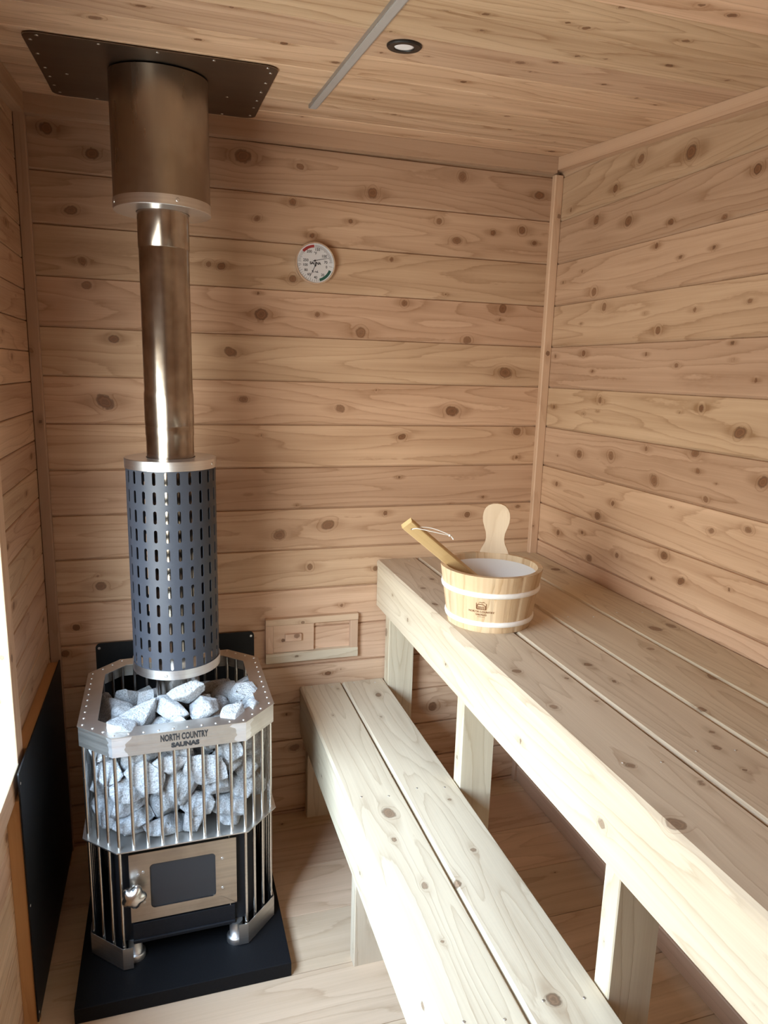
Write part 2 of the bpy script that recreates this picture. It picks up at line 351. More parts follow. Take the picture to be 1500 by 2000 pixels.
    def build(s, name, mat, parent=None, smooth=False, loc=None, rot=None):
        P = np.concatenate(s.V); F = np.concatenate(s.F); G = np.concatenate(s.G); K = np.concatenate(s.K)
        me = bpy.data.meshes.new(name); me.vertices.add(len(P)); me.vertices.foreach_set('co', P.astype(np.float32).ravel())
        me.loops.add(F.size); me.loops.foreach_set('vertex_index', F.astype(np.int32).ravel())
        me.polygons.add(len(F)); me.polygons.foreach_set('loop_start', np.arange(len(F), dtype=np.int32) * 4)
        me.update(calc_edges=True)
        me.polygons.foreach_set('use_smooth', np.full(len(F), smooth))
        for nm, A in (('wg', G), ('wk', K[:, :3])):
            at = me.attributes.new(nm, 'FLOAT_VECTOR', 'POINT'); at.data.foreach_set('vector', np.ascontiguousarray(A, dtype=np.float32).ravel())
        at = me.attributes.new('wh', 'FLOAT', 'POINT'); at.data.foreach_set('value', np.ascontiguousarray(K[:, 3], dtype=np.float32))
        me.validate(); me.update()
        return link(name, me, mat, parent, loc, rot)
def local(knots, fn): return [fn(a, b) + (r,) for a, b, r in knots]

# ------------------------------------------------------------------ measured room
W = 1.6035; Y0 = -2.36; P6 = 0.1335; P4 = 0.0810
ZB = 2.0103; ZL = 2.1083
def CE(x, y): return 2.19 + 0.0087 * x + 0.0977 * y
cez = lambda P: CE(P[:, 0], P[:, 1]) + 0.012
KB = [(0.124, 1.918, 0.0163), (0.585, 2.103, 0.0199), (0.749, 2.093, 0.0134), (0.969, 2.042, 0.0238), (1.258, 2.117, 0.0178), (1.531, 2.088, 0.0167), (1.476, 1.977, 0.0164), (0.727, 1.994, 0.0149), (0.623, 1.94, 0.0098), (0.902, 1.956, 0.0084), (1.186, 1.98, 0.0122), (1.249, 1.928, 0.0157), (1.373, 1.961, 0.0107), (1.522, 1.941, 0.011), (0.147, 1.789, 0.0145), (0.153, 1.726, 0.0144), (0.519, 1.801, 0.0161), (0.483, 1.804, 0.0096), (0.727, 1.779, 0.013), (0.785, 1.906, 0.0132), (1.035, 1.856, 0.0118), (0.633, 1.672, 0.0177), (0.625, 1.732, 0.0064), (0.803, 1.68, 0.013), (0.941, 1.632, 0.0198), (1.081, 1.728, 0.0152), (1.218, 1.763, 0.0069), (1.423, 1.729, 0.016), (1.416, 1.693, 0.0071), (1.301, 1.622, 0.0156), (0.218, 1.584, 0.0175), (0.541, 1.56, 0.0144), (1.446, 1.523, 0.0196), (0.186, 1.408, 0.0224), (0.578, 1.421, 0.0144), (0.878, 1.397, 0.0164), (0.996, 1.456, 0.0066), (1.26, 1.393, 0.0172), (0.63, 1.313, 0.008), (1.087, 1.308, 0.0152), (1.504, 1.326, 0.0162), (1.509, 1.237, 0.0072), (1.083, 1.174, 0.0068), (0.589, 1.128, 0.0065), (0.742, 1.091, 0.0066), (0.843, 1.022, 0.0184), (0.685, 0.995, 0.0182), (0.786, 0.884, 0.0152), (1.27, 1.078, 0.0088), (1.333, 1.04, 0.0142), (1.037, 1.055, 0.0102), (1.389, 1.1, 0.0071), (1.525, 1.063, 0.0129), (0.074, 0.735, 0.0136), (0.039, 0.655, 0.0138), (0.893, 0.745, 0.0087), (0.149, 0.86, 0.02), (0.141, 0.892, 0.0066), (1.008, 0.866, 0.0138), (0.849, 0.506, 0.0107), (0.893, 0.517, 0.0072), (0.076, 2.116, 0.0166), (0.185, 2.066, 0.0148), (0.736, 0.247, 0.0167), (0.709, 0.373, 0.0091), (1.237, 0.337, 0.023), (1.255, 0.153, 0.0119)]
KR = [(-0.31, 2.047, 0.0152), (-0.417, 2.098, 0.0131), (-0.616, 2.062, 0.0197), (-0.076, 2.035, 0.0128), (-0.226, 1.977, 0.0155), (-0.385, 1.945, 0.0163), (-0.565, 1.91, 0.0076), (-0.753, 1.885, 0.0085), (-0.17, 1.837, 0.0087), (-0.062, 1.816, 0.0072), (-0.244, 1.769, 0.0169), (-0.518, 1.859, 0.0092), (-0.616, 1.817, 0.0074), (-0.73, 1.823, 0.0071), (-0.861, 1.69, 0.0067), (-0.304, 1.72, 0.0132), (-0.188, 1.679, 0.0069), (-0.498, 1.689, 0.0077), (-0.689, 1.684, 0.01), (-0.558, 1.641, 0.012), (-0.824, 1.6, 0.0081), (-0.048, 1.581, 0.0108), (-0.215, 1.588, 0.0119), (-0.271, 1.533, 0.0067), (-0.519, 1.58, 0.0091), (-0.644, 1.55, 0.0101), (-0.833, 1.562, 0.0054), (-0.907, 1.517, 0.0065), (-0.062, 1.414, 0.0108), (-0.324, 1.448, 0.0163), (-0.243, 1.403, 0.0067), (-0.316, 1.415, 0.0066), (-0.676, 1.433, 0.0057), (-0.75, 1.447, 0.0139), (-0.88, 1.399, 0.0145), (-0.236, 1.275, 0.017), (-0.403, 1.29, 0.0175), (-0.108, 1.255, 0.0053), (-0.559, 1.327, 0.0105), (-0.746, 1.337, 0.0167), (-0.762, 1.294, 0.0083), (-0.603, 1.247, 0.0192), (-0.826, 1.273, 0.0054), (-0.962, 1.298, 0.0128), (-0.799, 1.23, 0.011), (-0.115, 1.16, 0.0107), (-0.433, 1.152, 0.0111), (-0.363, 1.1, 0.0131), (-0.682, 1.188, 0.0058), (-0.829, 1.158, 0.0096), (-0.94, 1.185, 0.0131), (-0.148, 0.999, 0.0142), (-0.289, 1.031, 0.0085), (-0.337, 0.96, 0.0134), (-0.476, 1.005, 0.0095), (-0.675, 1.056, 0.0132), (-0.636, 0.982, 0.0075), (-0.747, 1.007, 0.0115), (-0.907, 1.034, 0.0081), (-0.837, 1.969, 0.0124)]
KC = [(0.253, -0.655, 0.0108), (0.594, -0.674, 0.0108), (0.335, -0.749, 0.0079), (0.481, -0.811, 0.0077), (0.998, -0.608, 0.0132), (0.82, -0.947, 0.0095), (0.912, -0.895, 0.0089), (0.887, -0.964, 0.0095), (1.072, -1.078, 0.0094), (1.176, -1.136, 0.0084), (1.068, -0.981, 0.0088), (1.257, -1.003, 0.0093), (1.13, -0.854, 0.0084), (1.185, -0.864, 0.0073), (1.111, -0.805, 0.0086), (1.316, -0.885, 0.0088), (1.093, -0.733, 0.0076), (1.476, -0.861, 0.0094), (1.395, -0.673, 0.0099), (1.464, -0.648, 0.0073), (1.274, -0.727, 0.0067), (0.711, -0.609, 0.0101), (0.781, -0.707, 0.0084), (0.87, -0.727, 0.0073), (1.209, -0.395, 0.0076), (1.277, -0.274, 0.0097), (0.766, -0.821, 0.009), (0.858, -0.384, 0.0072), (0.946, -0.271, 0.0108), (0.73, -0.13, 0.0096), (1.247, -1.124, 0.0098)]
KU = [(1.114, -0.253, 0.011), (1.055, -0.335, 0.0136), (1.037, -0.477, 0.0099), (1.049, -0.928, 0.0125), (1.041, -1.093, 0.0124), (1.056, -1.305, 0.013), (1.024, -1.452, 0.0169), (1.135, -0.985, 0.0091), (1.136, -1.091, 0.0086), (1.219, -0.933, 0.0107), (1.224, -1.022, 0.008), (1.315, -1.17, 0.0133), (1.269, -1.248, 0.0105), (1.416, -0.888, 0.013), (1.516, -0.778, 0.0224), (1.57, -0.768, 0.0172), (1.449, -1.054, 0.0172), (1.238, -1.294, 0.0091), (1.231, -1.364, 0.0078), (1.134, -1.377, 0.0074), (1.553, -0.233, 0.0173)]
KL = [(0.837, -0.736, 0.0215), (1.0, -0.723, 0.0097), (0.98, -0.912, 0.0128), (0.958, -0.271, 0.0099), (0.992, -0.125, 0.0105), (0.901, -0.998, 0.0134), (0.955, -1.301, 0.0141), (0.819, -0.833, 0.0103), (0.873, -0.049, 0.0106), (0.836, -0.988, 0.0096), (0.815, -0.225, 0.0066), (0.818, -1.135, 0.0079)]

def struct(o): o['kind'] = 'structure'; return o
TBK = (0.08, 0.32, 0.36, 0.5, 0.45, 0.72, 0.78, 0.5, 0.75, 0.85, 1.0, 1.0); TRK = (0.3, 0.25, 0.15, 0.42, 0.5, 0.28, 0.6, 0.45, 0.85, 0.95, 1.0, 1.0)  # board tones: wood variation plus the light on the lower rows painted in
GAP = 0.0016; TB = 0.012
# back wall: boards along x
wb = WB(); wb.slab(-0.12, W + 0.12, 0.0065, 0.11, -0.1, 2.26)
for k in range(-1, 16):
    z1 = ZB - P6 * k; z0 = z1 - P6 + GAP
    kk = [(x + 0.012, z - z0, r) for x, z, r in KB if z0 <= z <= z1]
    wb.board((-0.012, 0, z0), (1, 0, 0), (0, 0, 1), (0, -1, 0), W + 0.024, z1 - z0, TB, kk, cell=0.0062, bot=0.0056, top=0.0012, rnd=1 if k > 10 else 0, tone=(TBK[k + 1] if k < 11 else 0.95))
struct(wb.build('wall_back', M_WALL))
z0 = ZB + P6 + GAP
# right wall
wr = WB(); wr.slab(W + 0.0065, W + 0.11, Y0 - 0.1, 0.12, -0.1, 2.26)
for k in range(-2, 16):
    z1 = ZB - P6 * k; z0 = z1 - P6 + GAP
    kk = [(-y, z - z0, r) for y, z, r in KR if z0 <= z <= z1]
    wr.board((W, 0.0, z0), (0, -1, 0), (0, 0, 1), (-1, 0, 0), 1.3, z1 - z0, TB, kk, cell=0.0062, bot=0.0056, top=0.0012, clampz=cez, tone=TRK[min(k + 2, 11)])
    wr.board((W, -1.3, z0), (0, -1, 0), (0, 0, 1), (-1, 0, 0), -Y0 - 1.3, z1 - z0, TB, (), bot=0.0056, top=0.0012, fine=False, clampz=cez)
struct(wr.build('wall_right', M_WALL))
# left wall with the window opening
y0, y1, wz0, wz1 = WIN
wl = WB()
for a in ((Y0 - 0.1, y0, -0.1, 2.2), (y1, 0.12, -0.1, 2.2), (y0, y1, -0.1, wz0), (y0, y1, wz1, 2.2)): wl.slab(-0.12, -0.010, *a)
for k in range(-2, 27):
    z1 = ZL - P4 * k; z0 = z1 - P4 + 0.0016
    if z1 < 0: break
    segs = [(Y0, -0.0205)]
    if z1 > wz0 and z0 < wz1: segs = [(Y0, y0 - 0.004), (y1 + 0.004, -0.0205)]
    for a, b in segs:
        wl.board((0, a, z0), (0, 1, 0), (0, 0, 1), (1, 0, 0), b - a, z1 - z0, TB, (), cell=0.0075, bot=0.0022, top=0.0022, rnd=int((b - a) * 3.2), clampz=cez, tone=(0.95 if k > 17 else 0.45 + 0.35 * ((k * 7) % 5) / 4))  # low boards toned paler to make up for weak bounce light
struct(wl.build('wall_left', M_WALL))
# wall behind the photographer
wf = WB(); wf.slab(-0.12, W + 0.12, Y0 - 0.1, Y0 - 0.010, -0.1, 2.1)
for k in range(0, 16):
    z1 = ZB - P6 * k; z0 = z1 - P6 + GAP
    wf.board((W, Y0, z0), (-1, 0, 0), (0, 0, 1), (0, 1, 0), W, z1 - z0, TB, (), bot=0.005, top=0.001, fine=False, clampz=cez)
struct(wf.build('wall_front', M_WALL))
# sloping ceiling: boards along x
cl = WB(); cu = np.array((1, 0, 0.0087)); cv = np.array((0, -1, -0.0977))
P = np.array([(x, y, CE(x, y) + 0.010 + h) for h in (0, 0.08) for y in (Y0 - 0.1, 0.12) for x in (-0.12, W + 0.12)])
cl.raw(P, [(0, 2, 3, 1), (4, 5, 7, 6), (0, 1, 5, 4), (2, 6, 7, 3), (0, 4, 6, 2), (1, 3, 7, 5)], P, 0.3)
yk = -0.0125 + P6
while yk > Y0:
    ya = min(yk, 0.0); w = (P6 - 0.0018) - (yk - ya)
    kk = [(x, ya - y, r) for x, y, r in KC if yk - P6 <= y <= yk]
    cl.board((0, ya, CE(0, ya)), cu, cv, (0, 0, -1), W, w, 0.012, kk, cell=0.0068, bot=0.0014, top=0.0014, rnd=1, fine=yk > -1.4)
    yk -= P6
struct(cl.build('ceiling', M_CEIL))
# floor: wide boards along x
fl = WB(); fl.slab(-0.12, W + 0.12, Y0 - 0.1, 0.12, -0.1, -0.014)
yk = -0.088 + 0.192; 
while yk > Y0:
    a = yk - 0.192 + 0.0014; b = min(yk, 0.0)
    fl.board((0, a, 0), (1, 0, 0), (0, 1, 0), (0, 0, 1), W, b - a, 0.016, (), cell=0.011, bot=0.0010, top=0.0010, rnd=1)
    yk -= 0.192
struct(fl.build('floor', M_FLOOR))
# trims; tone paints shade on the left and back strips, light on the right
def strip(name, P8, mat, L, tone=0.5):
    b = WB(); P8 = np.array(P8, float); WB._seed += 1; sd = (WB._seed * 0.37) % 7
    G = np.array([(((i & 1) * L) + sd, 0.03 * (i >> 1) + sd, sd) for i in range(8)])
    F = [(0, 2, 3, 1), (4, 5, 7, 6), (0, 1, 5, 4), (2, 6, 7, 3), (0, 4, 6, 2), (1, 3, 7, 5)]
    for f in F:                                  # separate faces keep the edges crisp
        b.raw(P8[list(f)], [(0, 1, 2, 3)], G[list(f)], tone)
    return struct(b.build(name, mat))
def trim_board(name, mat=M_TRIM, rnd=2, **k):
    b = WB(); b.board(cell=0.006, rnd=rnd, **k); return struct(b.build(name, mat))
trim_board('trim_1', o=(0.0003, -0.0200, 0.0), U=(0, 0, 1), V=(1, 0, 0), N=(0, -1, 0), L=2.142, W=0.0283, T=0.0195, bot=0.002, top=0.002, rnd=5, tone=0.2)
trim_board('trim_2', o=(W - 0.0302, -0.0200, 0.0), U=(0, 0, 1), V=(1, 0, 0), N=(0, -1, 0), L=2.150, W=0.0299, T=0.0195, bot=0.003, top=0.002, rnd=5, tone=0.8)
def hexa(x0, x1, y0, y1, zb, zt):
    return [(x, y, z(x, y)) for z in (zb, zt) for y in (y0, y1) for x in (x0, x1)]
strip('trim_3', hexa(0.0302, W - 0.0308, -0.030, -0.0004, lambda x, y: 2.1395 + 0.0087 * x, lambda x, y: CE(x, y) - 0.0006), M_TRIM, 1.5, 0.3)
P8 = [(x, y, z(x, y)) for z in (lambda x, y: CE(W, 0) - 0.040 + 0.0855 * y, lambda x, y: CE(x, y) - 0.0006) for y in (Y0 + 0.001, -0.0004) for x in (W - 0.030, W - 0.0004)]
strip('trim_4', P8, M_TRIM, 2.3, 0.7)
P8 = [(x, y, z(x, y)) for z in (lambda x, y: CE(0, 0) - 0.047 + 0.0977 * y, lambda x, y: CE(x, y) - 0.0006) for y in (Y0 + 0.001, -0.0004) for x in (0.0004, 0.030)]
strip('trim_5', P8, M_TRIM, 2.3, 0.5)
trim_board('baseboard_right', o=(W - 0.019, -0.0206, 0.0004), U=(0, -1, 0), V=(0, 0, 1), N=(-1, 0, 0), L=-Y0 - 0.022, W=0.062, T=0.0185, bot=0.001, top=0.003, tone=0.9)

# window in the left wall (its near side is outside the frame)
wroot = struct(thing('window_1', 'bright window with pale pine casing in the left wall', 'window', (0, (y0 + y1) / 2, wz0)))
del wroot['category']
oy, oz = (y0 + y1) / 2, wz0
def wpart(name, boards, mat):
    b = WB()
    for bd in boards: b.board(**bd)
    o = b.build(name, mat, wroot); o.location = (0, -oy, -oz); o['kind'] = 'structure'; return o
H = wz1 - wz0; LW = y1 - y0
for nm, o_, U_, V_, L_, W_ in (
    ('window_casing', (0.019, y1, wz0 - 0.061), (0, 0, 1), (0, 1, 0), H + 0.122, 0.061), ('window_casing', (0.019, y0 - 0.061, wz0 - 0.061), (0, 0, 1), (0, 1, 0), H + 0.122, 0.061),
    ('window_casing', (0.019, y0, wz0 - 0.061), (0, 1, 0), (0, 0, 1), LW, 0.061), ('window_casing', (0.019, y0, wz1), (0, 1, 0), (0, 0, 1), LW, 0.061)):
    wpart(nm, [dict(o=o_, U=U_, V=V_, N=(1, 0, 0), L=L_, W=W_, T=0.0186, rnd=2, cell=0.007, tone=0.85)], M_TRIM)
wpart('window_jamb', [dict(o=(-0.035, y1 - 0.0045, wz0), U=(0, 0, 1), V=(1, 0, 0), N=(0, -1, 0), L=H, W=0.055, T=0.0035, rnd=3, cell=0.006, bot=.001, top=.002)], M_CASING)
wpart('window_jamb', [dict(o=(-0.035, y0 + 0.0045, wz0), U=(0, 0, 1), V=(1, 0, 0), N=(0, 1, 0), L=H, W=0.055, T=0.0035, rnd=3, cell=0.006, bot=.001, top=.002)], M_CASING)
wpart('window_sill', [dict(o=(-0.035, y0, wz0 + 0.0042), U=(0, 1, 0), V=(1, 0, 0), N=(0, 0, 1), L=LW, W=0.056, T=0.0035, rnd=3, cell=0.006, bot=.001, top=.002)], M_CASING)
wpart('window_frame', [dict(o=(-0.110, y1 - 0.0040, wz0), U=(0, 0, 1), V=(1, 0, 0), N=(0, -1, 0), L=H, W=0.0745, T=0.0035, rnd=1, cell=0.01), dict(o=(-0.110, y0 + 0.0040, wz0), U=(0, 0, 1), V=(1, 0, 0), N=(0, 1, 0), L=H, W=0.0745, T=0.0035, rnd=1, cell=0.01),
    dict(o=(-0.110, y0, wz0 + 0.0038), U=(0, 1, 0), V=(1, 0, 0), N=(0, 0, 1), L=LW, W=0.0745, T=0.0035, rnd=1, cell=0.01), dict(o=(-0.110, y0, wz1 - 0.0040), U=(0, 1, 0), V=(1, 0, 0), N=(0, 0, -1), L=LW, W=0.145, T=0.0035, rnd=1, cell=0.01)], M_CASING)
b = MB()
for a in ((y0, y0 + 0.04, wz0, wz1), (y1 - 0.04, y1, wz0, wz1), (y0 + 0.04, y1 - 0.04, wz0, wz0 + 0.04), (y0 + 0.04, y1 - 0.04, wz1 - 0.04, wz1)): b.box(-0.108, -0.078, *a)
o = b.build('window_sash', M_FRAME, wroot); o.location = (0, -oy, -oz); o['kind'] = 'structure'
o = MB().box(-0.096, -0.091, y0 + 0.038, y1 - 0.038, wz0 + 0.038, wz1 - 0.038).build('window_pane', M_GLASS, wroot); o.location = (0, -oy, -oz); o['kind'] = 'structure'

# ------------------------------------------------------------------ benches
scr_bm = MB().lathe([(0.0042, -0.0004), (0.0042, 0.0006), (0.0030, 0.0009)], n=12)
scr_me = None
def screws(parent, pts, mat=M_SCREW, r=1.0, nrm=None, name='screw'):
    global scr_me
    for p in pts:
        if scr_me is None:
            o = scr_bm.build('screw', mat, parent); scr_me = o.data
        else:
            o = bpy.data.objects.new('screw', scr_me); COL.objects.link(o); o.parent = parent
        o.location = p; o.scale = (r, r, r)
        if nrm is not None: o.rotation_euler = Vector(nrm).to_track_quat('Z', 'Y').to_euler()
def bench(name, label, X, ztop, seats, fas, legs, led):
    t = thing(name, label, 'bench', ((X[0] + X[1]) / 2, -1.16, 0.0)); off = Vector((-(X[0] + X[1]) / 2, 1.16, 0.0))
    def add(nm, mat, lab=None, knots=(), **k):
        b = WB(); b.board(knots=knots, **k); o = b.build(nm, mat, t, loc=off)
        if lab: o['label'] = lab
        return o
    yb, L = -0.004, 2.34
    for x0, x1, kn, tn in seats:
        kk = [(yb - y, x - x0, r) for x, y, r in kn if x0 - 0.004 <= x <= x1 + 0.004]
        add('seat_board', M_BENCH, None, kk, o=(x0, yb, ztop), U=(0, -1, 0), V=(1, 0, 0), N=(0, 0, 1), L=L, W=x1 - x0, T=0.0202, cell=0.0066, bot=0.0060, top=0.0030, tone=tn)
    x0, x1, z0, z1 = fas
    add('fascia_board', M_BENCH_EDGE, None, fknots[name], o=(x0, yb, z0), U=(0, -1, 0), V=(0, 0, 1), N=(-1, 0, 0), L=L, W=z1 - z0 - 0.0004, T=x1 - x0, cell=0.008, bot=0.002, top=0.0012, rnd=2, tone=0.75)
    lx0, lx1, lt = legs[0]
    for (a, c) in legs[1]:
        add('leg', M_BENCH_EDGE, None, (), o=(lx0, a, 0.0003), U=(0, 0, 1), V=(0, 1, 0), N=(-1, 0, 0), L=lt, W=c - a, T=lx1 - lx0, cell=0.007, bot=0.002, top=0.002, rnd=3, tone=0.55)
    a, c, z0, z1 = led
    add('ledger_board', M_BENCH_EDGE, None, (), o=(a, yb, z0), U=(0, -1, 0), V=(0, 0, 1), N=(-1, 0, 0), L=L, W=z1 - z0, T=c - a, fine=False)
    pts = [(off.x + x, off.y + (p[0] + p[1]) / 2 + d, ztop + 0.0002) for p in legs[1] for x0, x1, _, _ in seats for x, d in ((x0 + 0.038, 0.006), (x1 - 0.036, -0.008))]
    screws(t, pts, r=0.62)
    return t
fknots = {'upper_bench': [(0.32, 0.062, 0.010), (1.02, 0.055, 0.010), (1.30, 0.06, 0.013), (0.17, 0.09, 0.006), (0.62, 0.05, 0.007)], 'lower_bench': [(0.78, 0.06, 0.009), (0.35, 0.05, 0.006)]}
bench('upper_bench', 'high pale timber bench of four boards along the right wall, carrying the wooden bucket', (1.012, 1.600), 0.897,
      [(1.012, 1.1500, KU, 0.55), (1.1575, 1.2995, KU, 0.3), (1.3060, 1.4480, KU, 0.35), (1.4550, 1.5995, KU, 0.5)],
      (1.0142, 1.0465, 0.737, 0.8768), ((1.047, 1.136, 0.8762), [(-0.052, -0.008), (-0.676, -0.634), (-1.322, -1.280), (-1.968, -1.926)]), (1.565, 1.5995, 0.78, 0.8762))
bench('lower_bench', 'low pale timber step bench of two boards in front of the high bench', (0.752, 1.044), 0.47,
      [(0.752, 0.8930, KL, 0.55), (0.8990, 1.0440, KL, 0.6)],
      (0.7538, 0.7720, 0.300, 0.4492), ((0.7725, 0.852, 0.4492), [(-0.042, -0.0045), (-0.681, -0.643), (-1.322, -1.284), (-1.968, -1.930)]), (1.010, 1.0440, 0.36, 0.4492))

# ------------------------------------------------------------------ wall and ceiling fittings
def rrect(x0, x1, y0, y1, r, n=6):
    pts = []
    for cx, cy, a0 in ((x1 - r, y1 - r, 0), (x0 + r, y1 - r, 90), (x0 + r, y0 + r, 180), (x1 - r, y0 + r, 270)):
        for k in range(n + 1): a = R(a0 + 90 * k / n); pts.append((cx + r * math.cos(a), cy + r * math.sin(a)))
    return pts
XZ = Matrix(((1, 0, 0, 0), (0, 0, -1, 0), (0, 1, 0, 0), (0, 0, 0, 1)))      # drawing plane (x, y) -> wall plane (x, z), z' -> -y
# rear heat shield
t = thing('heat_shield', 'black metal heat shield with rounded corners on the back wall behind the stove', 'heat shield', (0.363, 0.0, 0.12))
MB().prism(rrect(-0.236, 0.237, 0.0, 0.567, 0.014), 0.020, 0.0225, XZ).build('panel', M_BLACK, t)
b = MB()
for x in (-0.19, 0.0, 0.19): b.box(x - 0.012, x + 0.012, -0.0199, -0.0005, 0.02, 0.547)
b.build('spacer', M_BLACK, t)
screws(t, [(-0.226, -0.0226, 0.552), (0.227, -0.0226, 0.552), (-0.226, -0.0226, 0.02), (0.227, -0.0226, 0.02)], nrm=(0, -1, 0))
# side heat shield on furring strips
t = thing('heat_shield', 'tall plain black heat shield on timber strips on the left wall beside the stove', 'heat shield', (0.0, -0.36, 0.03))
MB().prism(rrect(-0.308, 0.311, 0.0, 0.628, 0.004, 3), 0, 0.003, Matrix(((0, 0, 1, 0.0285), (1, 0, 0, 0), (0, 1, 0, 0), (0, 0, 0, 1)))).build('panel', M_BLACK, t)
for nm, o_, U_, V_, L_, W_ in (('furring_strip', (0.0283, -0.304, -0.028), (0, 0, 1), (0, 1, 0), 0.590, 0.04), ('furring_strip', (0.0283, 0.27, -0.028), (0, 0, 1), (0, 1, 0), 0.590, 0.04), ('furring_strip', (0.0283, -0.185, 0.5755), (0, 1, 0), (0, 0, 1), 0.495, 0.045)):
    b = WB(); b.board(o=o_, U=U_, V=V_, N=(1, 0, 0), L=L_, W=W_, T=0.0279, cell=0.006, rnd=3); b.build(nm, M_FURR if 'x' else M_TRIM, t)
screws(t, [(0.0317, -0.298, 0.60), (0.0317, -0.298, 0.30), (0.0317, -0.298, 0.02)], nrm=(1, 0, 0), r=0.7)
# vent with sliding panel
t = thing('wall_vent', 'wooden wall vent with a sliding panel low on the back wall', 'vent', (0.7925, 0.0, 0.567))
def vb(nm, x0, x1, z0, z1, d, mat=M_TRIM, y=0.0, par=None, tone=0.6, bev=0.0015, horiz=True):
    b = WB()
    if horiz: b.board(o=(x0, -d - y, z0), U=(1, 0, 0), V=(0, 0, 1), N=(0, -1, 0), L=x1 - x0, W=z1 - z0, T=d - 0.0003, cell=0.006, bot=bev, top=bev, rnd=1, tone=tone)
    else: b.board(o=(x0, -d - y, z0), U=(0, 0, 1), V=(1, 0, 0), N=(0, -1, 0), L=z1 - z0, W=x1 - x0, T=d - 0.0003, cell=0.006, bot=bev, top=bev, tone=tone)
    return b.build(nm, mat, par or t)
vb('rail', -0.1545, 0.1545, 0.130, 0.152, 0.020, tone=0.7); vb('rail', -0.1545, 0.1545, 0.0, 0.033, 0.020, M_BENCH, tone=0.8)
vb('stile', -0.1545, -0.1290, 0.0335, 0.1295, 0.013, tone=0.9, horiz=False); vb('stile', 0.1285, 0.1545, 0.0335, 0.1295, 0.020, tone=0.7, horiz=False)
sp = vb('sliding_panel', -0.1285, 0.0045, 0.0340, 0.1290, 0.012, tone=1.0)
vb('pull', -0.0915, -0.0385, 0.0745, 0.0985, 0.012, y=0.0122, par=sp, tone=1.0)
# thermometer / hygrometer
TR = 0.0608
t = thing('thermometer', 'round chrome sauna thermometer with a white dial on the back wall', 'thermometer', (0.7912, 0.0, 1.8252))
sharpen(MB().lathe([(0.050, 0.0005), (0.0585, 0.0015), (0.0585, 0.016), (TR, 0.018), (TR, 0.0215), (0.0594, 0.0240), (0.0562, 0.0238), (0.0545, 0.0195)], n=64, M=XZ, cap1=False).build('bezel', M_CHROME, t))
MB().lathe([(0.0556, 0.0170), (0.0556, 0.0196)], n=64, M=XZ, smooth=False).build('dial', M_DIAL, t)
def arc(a0, a1, r0, r1, z, n=24):
    b = MB(); vs = []
    for k in range(n + 1):
        a = R(a0 + (a1 - a0) * k / n); vs += [(r0 * math.cos(a), r0 * math.sin(a), z), (r1 * math.cos(a), r1 * math.sin(a), z)]
    b.add([XZ @ Vector(p) for p in vs], [(2 * k, 2 * k + 1, 2 * k + 3, 2 * k + 2) for k in range(n)]); return b
ZD = 0.01975
arc(94, 139, 0.0445, 0.0525, ZD).build('red_band', M_RED, t); arc(-74, -22, 0.0445, 0.0525, ZD).build('green_band', M_GREEN, t)
b = MB()
def tick(a, r0, r1, w=0.0008):
    c, s = math.cos(R(a)), math.sin(R(a)); b.add([XZ @ Vector((r * c - k * w * s, r * s + k * w * c, ZD)) for r, k in ((r0, -.5), (r1, -.5), (r1, .5), (r0, .5))], [(0, 1, 2, 3)])
for k in range(29): tick(5 + 3.05 * k, 0.0445 if k % 5 else 0.042, 0.0525)
for k in range(9): tick(142 + 4.2 * k, 0.0445 if k % 4 else 0.042, 0.0525)
for k in range(14): tick(-176 + 7.6 * k, 0.0465 if k % 3 else 0.0435, 0.0525)
tick(-9, 0.042, 0.0525); tick(-172, 0.042, 0.0525)
for s_, x_, z_, h in (('150', .10, .64, .0095), ('200', -.30, .53, .0095), ('\u00b0F', 0, .46, .0095), ('100', .44, .35, .0095), ('250', -.47, .12, .0095), ('70', .52, .07, .0095), ('SAUNA', 0, .0, .0088), ('100', -.50, -.10, .009), ('0', .56, -.15, .009), ('80', -.46, -.34, .009), ('60', -.31, -.53, .009), ('40', .02, -.66, .009), ('20', .37, -.53, .009), ('% rel.', 0, -.39, .008)):
    text_into(b, s_, h * 1.15, XZ @ Matrix.Translation((x_ * TR, z_ * TR, ZD)), extrude=0.0001, bold=0.0005 if s_ == 'SAUNA' else 0.00015)
b.build('scale_print', M_INK, t)
def needle(p, q, name='needle'):
    p, q = Vector((*p, 0)) * TR, Vector((*q, 0)) * TR; d = (q - p).normalized(); n = Vector((-d.y, d.x, 0)); m = MB()
    m.prism([((p - d * 0.006 + n * 0.0009).x, (p - d * 0.006 + n * 0.0009).y), ((p - d * 0.006 - n * 0.0009).x, (p - d * 0.006 - n * 0.0009).y), ((q - n * 0.0003).x, (q - n * 0.0003).y), ((q + n * 0.0003).x, (q + n * 0.0003).y)], 0.0207, 0.0211, XZ)
    m.lathe([(0.0026, 0.0198), (0.0026, 0.0218)], p.x, p.y, n=16, M=XZ); m.build(name, M_INK, t)
needle((-0.02, 0.12), (0.70, 0.29)); needle((0.0, -0.11), (-0.29, -0.68))
